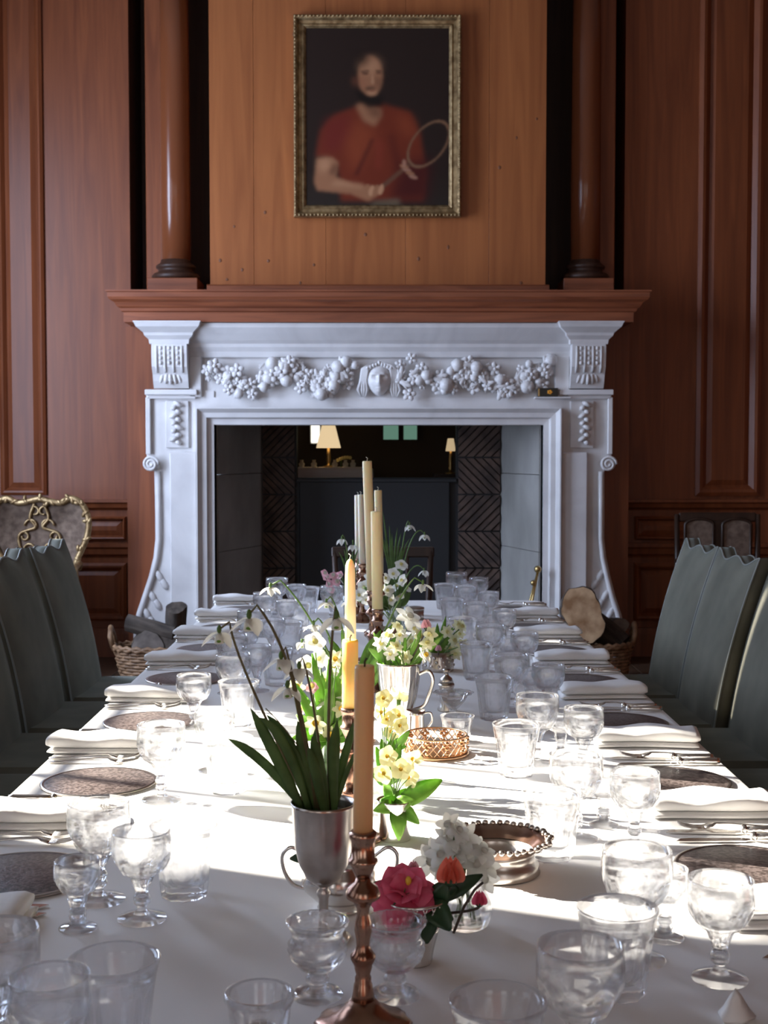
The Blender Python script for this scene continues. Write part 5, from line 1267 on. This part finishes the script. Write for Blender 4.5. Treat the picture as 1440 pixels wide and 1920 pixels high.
nf = thing('narcissus_foliage', 'fresh green narcissus leaves rising from the ribbed silver vase', 'plant', tb_)
for (tx, ty, w) in ((700, 1185, .007), (812, 1180, .006), (832, 1190, .006), (730, 1200, .007), (790, 1180, .006), (690, 1215, .007), (760, 1190, .006)): strap_leaf(nf, Vector((random.uniform(-.02, .02), random.uniform(-.02, .02), 0)), rel(nf, 750+(tx-750)*.4, 1240), rel(nf, tx, ty), w*1.4, LEAFB)
# white anemone on a thick stem
glass_vase('small glass phial with one white anemone near the pierced gilt basket', 742, 2.5, .018, .05, CRYSTAL)
an = thing('anemone', 'single white anemone seen from behind on a thick green stem', 'flower', (wx(742, 2.5), 2.5, TT+.01)); p = rel(an, 748, 1312)
MB().tube(bez((0, 0, 0), (0, 0, p.z*.6), p), .0045, 8).build('stem', STEMM, an); pa = petal_mesh('petal', .028, .014, -.4, PETC, .6, -.4)
for k in range(6):
    a = 2*pi*k/6; o = link('petal', pa, an, p); o.rotation_euler = (.75*sin(a)*-1, .75*cos(a), a+pi/2)
for (tx, ty) in ((725, 1385), (762, 1400), (712, 1410), (768, 1370), (735, 1425)): oval_leaf(an, p*.35, rel(an, tx, ty, -.01), .008, LEAFB)
# salt shaker / tankard beside
t = thing('silver_mug', 'small silver mug with handle below the ribbed silver vase', 'mug', (wx(780, 2.86), 2.86, TT))
MB().lathe([(0, 0), (.021, 0), (.022, .003), (.020, .01), (.019, .05), (.022, .062), (.021, .062), (.0175, .05), (.018, .008), (0, .006)], 30).build('body', SILVER, t); MB().tube(cr([(.019, 0, .055), (.034, 0, .055), (.036, 0, .035), (.019, 0, .014)]), .0025, 6).build('handle', SILVER, t)
# dark woven bowl with narcissus beyond
Yd = 3.76; dk = thing('dark_moss_bowl', 'low dark textured silver bowl of narcissi to the right of the silver vase', 'bowl', (wx(822, Yd), Yd, TT))
MB().lathe([(0, 0), (.046, 0), (.048, .004), (.047, .012), (.040, .04), (.037, .055), (.035, .055), (.037, .04), (.042, .01), (0, .008)], 48).build('body', SILVERD, dk)
rgm = random.Random(8)
for k in range(40): a = 2*pi*k/13.3; z = .016+.012*(k//14); r = .046-.11*(z-.012)*.9; MB().ball((r*cos(a), r*sin(a), z), .0045, 6, 4).build('stud', SILVERD, dk)
db = Vector((wx(822, Yd), Yd, TT+.02))
for px, py in ((838, 1185), (850, 1200), (862, 1190), (845, 1215), (868, 1210), (856, 1225), (865, 1175), (830, 1218), (858, 1172)):
    flower_stem('narcissus', 'pale lemon narcissus in the low dark bowl', 'flower', db+Vector((rgm.uniform(-.02, .02), rgm.uniform(-.02, .02), 0)), [atY(px, py, Yd+rgm.uniform(-.04, .04))], fm_c, corona_y, STEMM, 'lemon narcissi in the dark bowl', .002, 1.15)
bud(836, 1153, Yd, 'upright green flower bud above the low dark bowl', PINKL if False else PINK, .01, db) if False else None
nf = thing('narcissus_foliage', 'green narcissus leaves fanning right from the low dark bowl', 'plant', db)
for (tx, ty, w) in ((836, 1155, .006), (820, 1168, .006), (850, 1175, .006), (808, 1185, .006), (862, 1200, .005), (800, 1205, .005), (842, 1170, .005)): strap_leaf(nf, Vector((0, 0, 0)), rel(nf, 820+(tx-820)*.3, 1215), rel(nf, tx, ty), w*1.4, LEAFB)
bud(822, 1215, Yd-.045, 'small pink bud on the front of the low dark bowl', PINKL, .6, db)

# second primrose, in a low glass, and extra greenery
glass_vase('low clear glass of pale primroses left of the pierced gilt basket', 722, 2.32, .030, .055)
p2 = thing('primrose_plant', 'sunlit pale primrose with bright leaves behind the nearest candle, above the silver beaker', 'plant', (wx(722, 2.32), 2.32, TT+.04)); r3 = lambda px, py, dy=0: rel(p2, px, py, dy)
for (tx, ty, w, dy) in ((752, 1395, .012, 0), (705, 1400, .012, -.02), (760, 1430, .011, -.02), (735, 1375, .011, .02), (690, 1440, .012, -.03), (745, 1455, .012, -.04), (715, 1385, .010, .03), (775, 1440, .010, .02)):
    oval_leaf(p2, r3(722, 1470, dy*.2), r3(tx, ty, dy), w, LEAFB, .35)
for (tx, ty) in ((728, 1350), (748, 1340), (712, 1335), (735, 1372), (720, 1310), (752, 1362)):
    p = r3(tx, ty, random.uniform(-.02, .02)); st = MB().tube(bez((0, 0, .004), (p.x*.2, 0, p.z*.7), p), .0012, 5).build('flower_stem', STEMM, p2)
    o = link('floret', fm_p, st, p); o.rotation_euler = (radians(60)+random.uniform(-.5, .5), random.uniform(-.6, .6), random.uniform(-.8, .8)); o.scale = (1.1,)*3
    c = link('flower_centre', corona_o, st, p); c.rotation_euler = o.rotation_euler; c.scale = (.7,)*3
for (tx, ty, dy) in ((548, 1275, .02), (585, 1225, .0), (640, 1215, .03), (670, 1290, .0), (545, 1385, -.02), (630, 1410, -.05), (665, 1375, -.03), (590, 1415, -.04), (618, 1230, -.02), (700, 1350, .02)):
    oval_leaf(hf0, rel(hf0, 612+(tx-612)*.2, 1380, 0), rel(hf0, tx, ty, dy), .010, LEAFB, .3)
for px, py in ((640, 1330), (662, 1355), (590, 1360), (556, 1290), (632, 1235), (655, 1270), (618, 1375)):
    flower_stem('primula', 'creamy yellow primula among the white hellebores in the sun', 'flower', hb+Vector((random.uniform(-.012, .012), random.uniform(-.012, .012), 0)), [atY(px, py, 2.42+random.uniform(-.06, .04))], fm_c, corona_o, STEMM, 'yellow primulas among the hellebores', .0014, 1.15)
# ruffled glass dish, pepper mill and tumbler behind basket
Yr = 2.98; t = thing('ruffled_glass_dish', 'footed clear glass dish with ruffled rim behind the pierced gilt basket', 'dish', (wx(851, Yr), Yr, TT))
o = MB().lathe([(0, .042), (.012, .042), (.028, .060), (.034, .075), (.042, .080), (.047, .080), (.047, .078), (.041, .0775), (.032, .072), (.025, .060), (.01, .046), (0, .046)], 60, None, lambda a, k, z: 1+(.05*cos(10*a) if z > .074 else 0)).build('bowl', CRYSTAL, t); fixn(o.data)
o = MB().lathe([(0, 0), (.026, 0), (.026, .002), (.010, .008), (.007, .02), (.010, .032), (.008, .0415), (0, .0415)], 24).build('foot', CRYSTAL, t); fixn(o.data)
t = thing('pepper_mill', 'small silver pepper mill behind the ruffled glass dish', 'pepper mill', (wx(838, 3.16), 3.16, TT))
MB().lathe([(0, 0), (.022, 0), (.023, .004), (.018, .012), (.016, .05), (.020, .062), (.020, .068), (0, .07)], 24).build('body', SILVERD, t); MB().lathe([(0, .070), (.018, .070), (.014, .082), (.006, .088), (.005, .094), (.009, .097), (.009, .104), (0, .107)], 24).build('cap', SILVERD, t)
place_tumbler((wx(862, 2.74), 2.80, TT), 'low faceted glass directly behind the pierced gilt basket').scale = (.78, .78, .6)
# pierced gilt basket
Yq = 2.70; t = thing('pierced_gilt_basket', 'round pierced copper-gilt wire coaster in the middle of the table', 'basket', (wx(818, Yq), Yq, TT)); R = .066; Hh = .042
MB().lathe([(0, .001), (R+.003, .001), (R+.005, .004), (R+.002, .008), (R-.002, .009), (0, .006)], 48).build('base', GOLDW, t)
MB().tube([(R*cos(2*pi*k/48), R*sin(2*pi*k/48), Hh) for k in range(48)], .0020, 6, True).build('rim', GOLDW, t)
for s in (-1, 1):
    for k in range(26):
        pts = [(R*cos(2*pi*(k+s*q*.5)/26), R*sin(2*pi*(k+s*q*.5)/26), .006+(Hh-.006)*q/4) for q in range(5)]; MB().tube(pts, .0011, 5).build('wire', GOLDW, t)
for k in range(10):
    a = 2*pi*k/10
    for j, (dx, dz) in enumerate(((0, 0), (.09, .006), (-.09, .006), (0, .012), (0, -.010))): MB().ball(((R+.001)*cos(a+dx), (R+.001)*sin(a+dx), .024+dz), (.0052, .0052, .004), 7, 4).build('rosette', GOLDW, t)

# far flower group
def far_vase(px, Y, R, H, lab): return glass_vase(lab, px, Y, R, H)
far_vase(745, 4.62, .04, .09, 'clear glass vase of white blooms near the far end of the table'); fbv = Vector((wx(745, 4.62), 4.62, TT+.01)); rg = random.Random(77)
for px, py in ((722, 1085), (738, 1075), (755, 1088), (745, 1100), (728, 1108), (762, 1105), (715, 1100), (750, 1120), (735, 1125), (752, 1060), (690, 1085), (682, 1100), (693, 1112), (686, 1125), (700, 1070), (672, 1115)):
    flower_stem('hellebore', 'white hellebore in the far vase behind the cream candles', 'flower', fbv+Vector((rg.uniform(-.02, .02), rg.uniform(-.02, .02), 0)), [atY(px, py, 4.62+rg.uniform(-.06, .06))], fm_h, corona_y, STEMM, 'white hellebores in the far vase', .002, 1.2)
hf = thing('hellebore_foliage', 'green leaves among the white blooms at the far end of the table', 'plant', fbv)
for (tx, ty) in ((700, 1120), (770, 1110), (760, 1075), (715, 1075), (680, 1100), (735, 1135), (668, 1125), (690, 1140), (655, 1110)): oval_leaf(hf, rel(hf, 742+(tx-742)*.2, 1140), rel(hf, tx, ty), .016, LEAF, .3)
far_vase(741, 5.08, .026, .10, 'tall narrow glass of snowdrops, farthest flowers on the table')
s3 = thing('snowdrop_plant', 'farthest snowdrops with thin upright leaves against the dark fireplace', 'plant', (wx(741, 5.08), 5.08, TT+.012)); q3 = lambda px, py, dy=0: rel(s3, px, py, dy)
for (tx, ty) in ((718, 960), (730, 985), (745, 990), (752, 1000), (768, 1010), (735, 1000), (720, 1010), (758, 1018), (712, 995)): strap_leaf(s3, Vector((random.uniform(-.01, .01), 0, 0)), q3(735+(tx-735)*.3, 1045), q3(tx, ty), .0042, LEAF)
for (tx, ty, ax, ay) in ((768, 985, 755, 1000), (796, 1003, 765, 990), (755, 1055, 748, 1040), (795, 1070, 765, 1050)): snowdrop(s3, Vector((0, 0, 0)), q3(tx, ty), STEMM, 1.5, .9, arch=q3(ax, ay))
far_vase(655, 5.02, .03, .08, 'small glass of drooping snowdrops left of the pale candles')
s4 = thing('snowdrop_plant', 'drooping snowdrops left of the distant pale candles', 'plant', (wx(655, 5.02), 5.02, TT+.012)); q4 = lambda px, py, dy=0: rel(s4, px, py, dy)
for (tx, ty) in ((635, 1035), (645, 1030), (665, 1040), (672, 1030), (655, 1050)): strap_leaf(s4, Vector((0, 0, 0)), q4(655, 1060), q4(tx, ty), .0042, LEAF)
for (tx, ty, ax, ay) in ((641, 1011, 655, 1020), (662, 1022, 664, 1000), (633, 1085, 640, 1060), (676, 1058, 672, 1040)): snowdrop(s4, Vector((0, 0, 0)), q4(tx, ty), STEMM, 1.5, .9, arch=q4(ax, ay))
# stemmed glass with pink blossom
place_goblet('large_goblet', (wx(622, 4.80), 4.80, TT), 'stemmed glass holding pink blossom near the far end of the table'); pb = Vector((wx(622, 4.8), 4.8, TT+.072))
for px, py in ((612, 1083), (625, 1080), (618, 1095), (630, 1092), (608, 1075), (636, 1078), (622, 1105)):
    flower_stem('pink_blossom', 'small pink blossom in the stemmed glass near the far end', 'flower', pb+Vector((rg.uniform(-.006, .006), rg.uniform(-.006, .006), 0)), [atY(px, py, 4.8+rg.uniform(-.02, .02))], fm_k, corona_w, STEMR, 'pink blossoms in the stemmed glass', .001, 1.5)
# small silver tin, copper rose bowl
t = thing('round_silver_tin', 'small round silver tin at the far end right of the candles', 'tin', (wx(778, 4.92), 4.92, TT)); MB().lathe([(0, 0), (.034, 0), (.035, .003), (.035, .035), (0, .035)], 32).build('body', SILVERD, t); MB().lathe([(0, .0355), (.037, .0355), (.037, .045), (.03, .048), (0, .049)], 32).build('lid', SILVERD, t)
t = thing('studded_silver_bowl', 'round studded silver bowl behind the thick cream candle', 'bowl', (wx(716, 4.20), 4.20, TT)); MB().lathe([(0, 0), (.03, 0), (.032, .004), (.045, .02), (.055, .04), (.052, .055), (.045, .064), (.043, .064), (.05, .04), (0, .01)], 40).build('body', SILVERD, t)
for k in range(30): a = 2*pi*k/30; MB().ball((.054*cos(a), .054*sin(a), .044+.006*(k % 2)), .0055, 6, 4).build('stud', COPPER, t)
# gilt moulded salt and pale card near the bottom right corner
p = atZ(1388, 1925, TT); t = tag(MB().lathe([(0, 0), (.018, 0), (.019, .003), (.013, .012), (.006, .026), (0, .036)], 5, None, lambda a, k, z: 1+.25*cos(2*a)).build('napkin_peak', NAPK, loc=(p.x-.0, p.y+.02, TT)), 'pointed white folded linen peak at the bottom right corner', 'napkin')
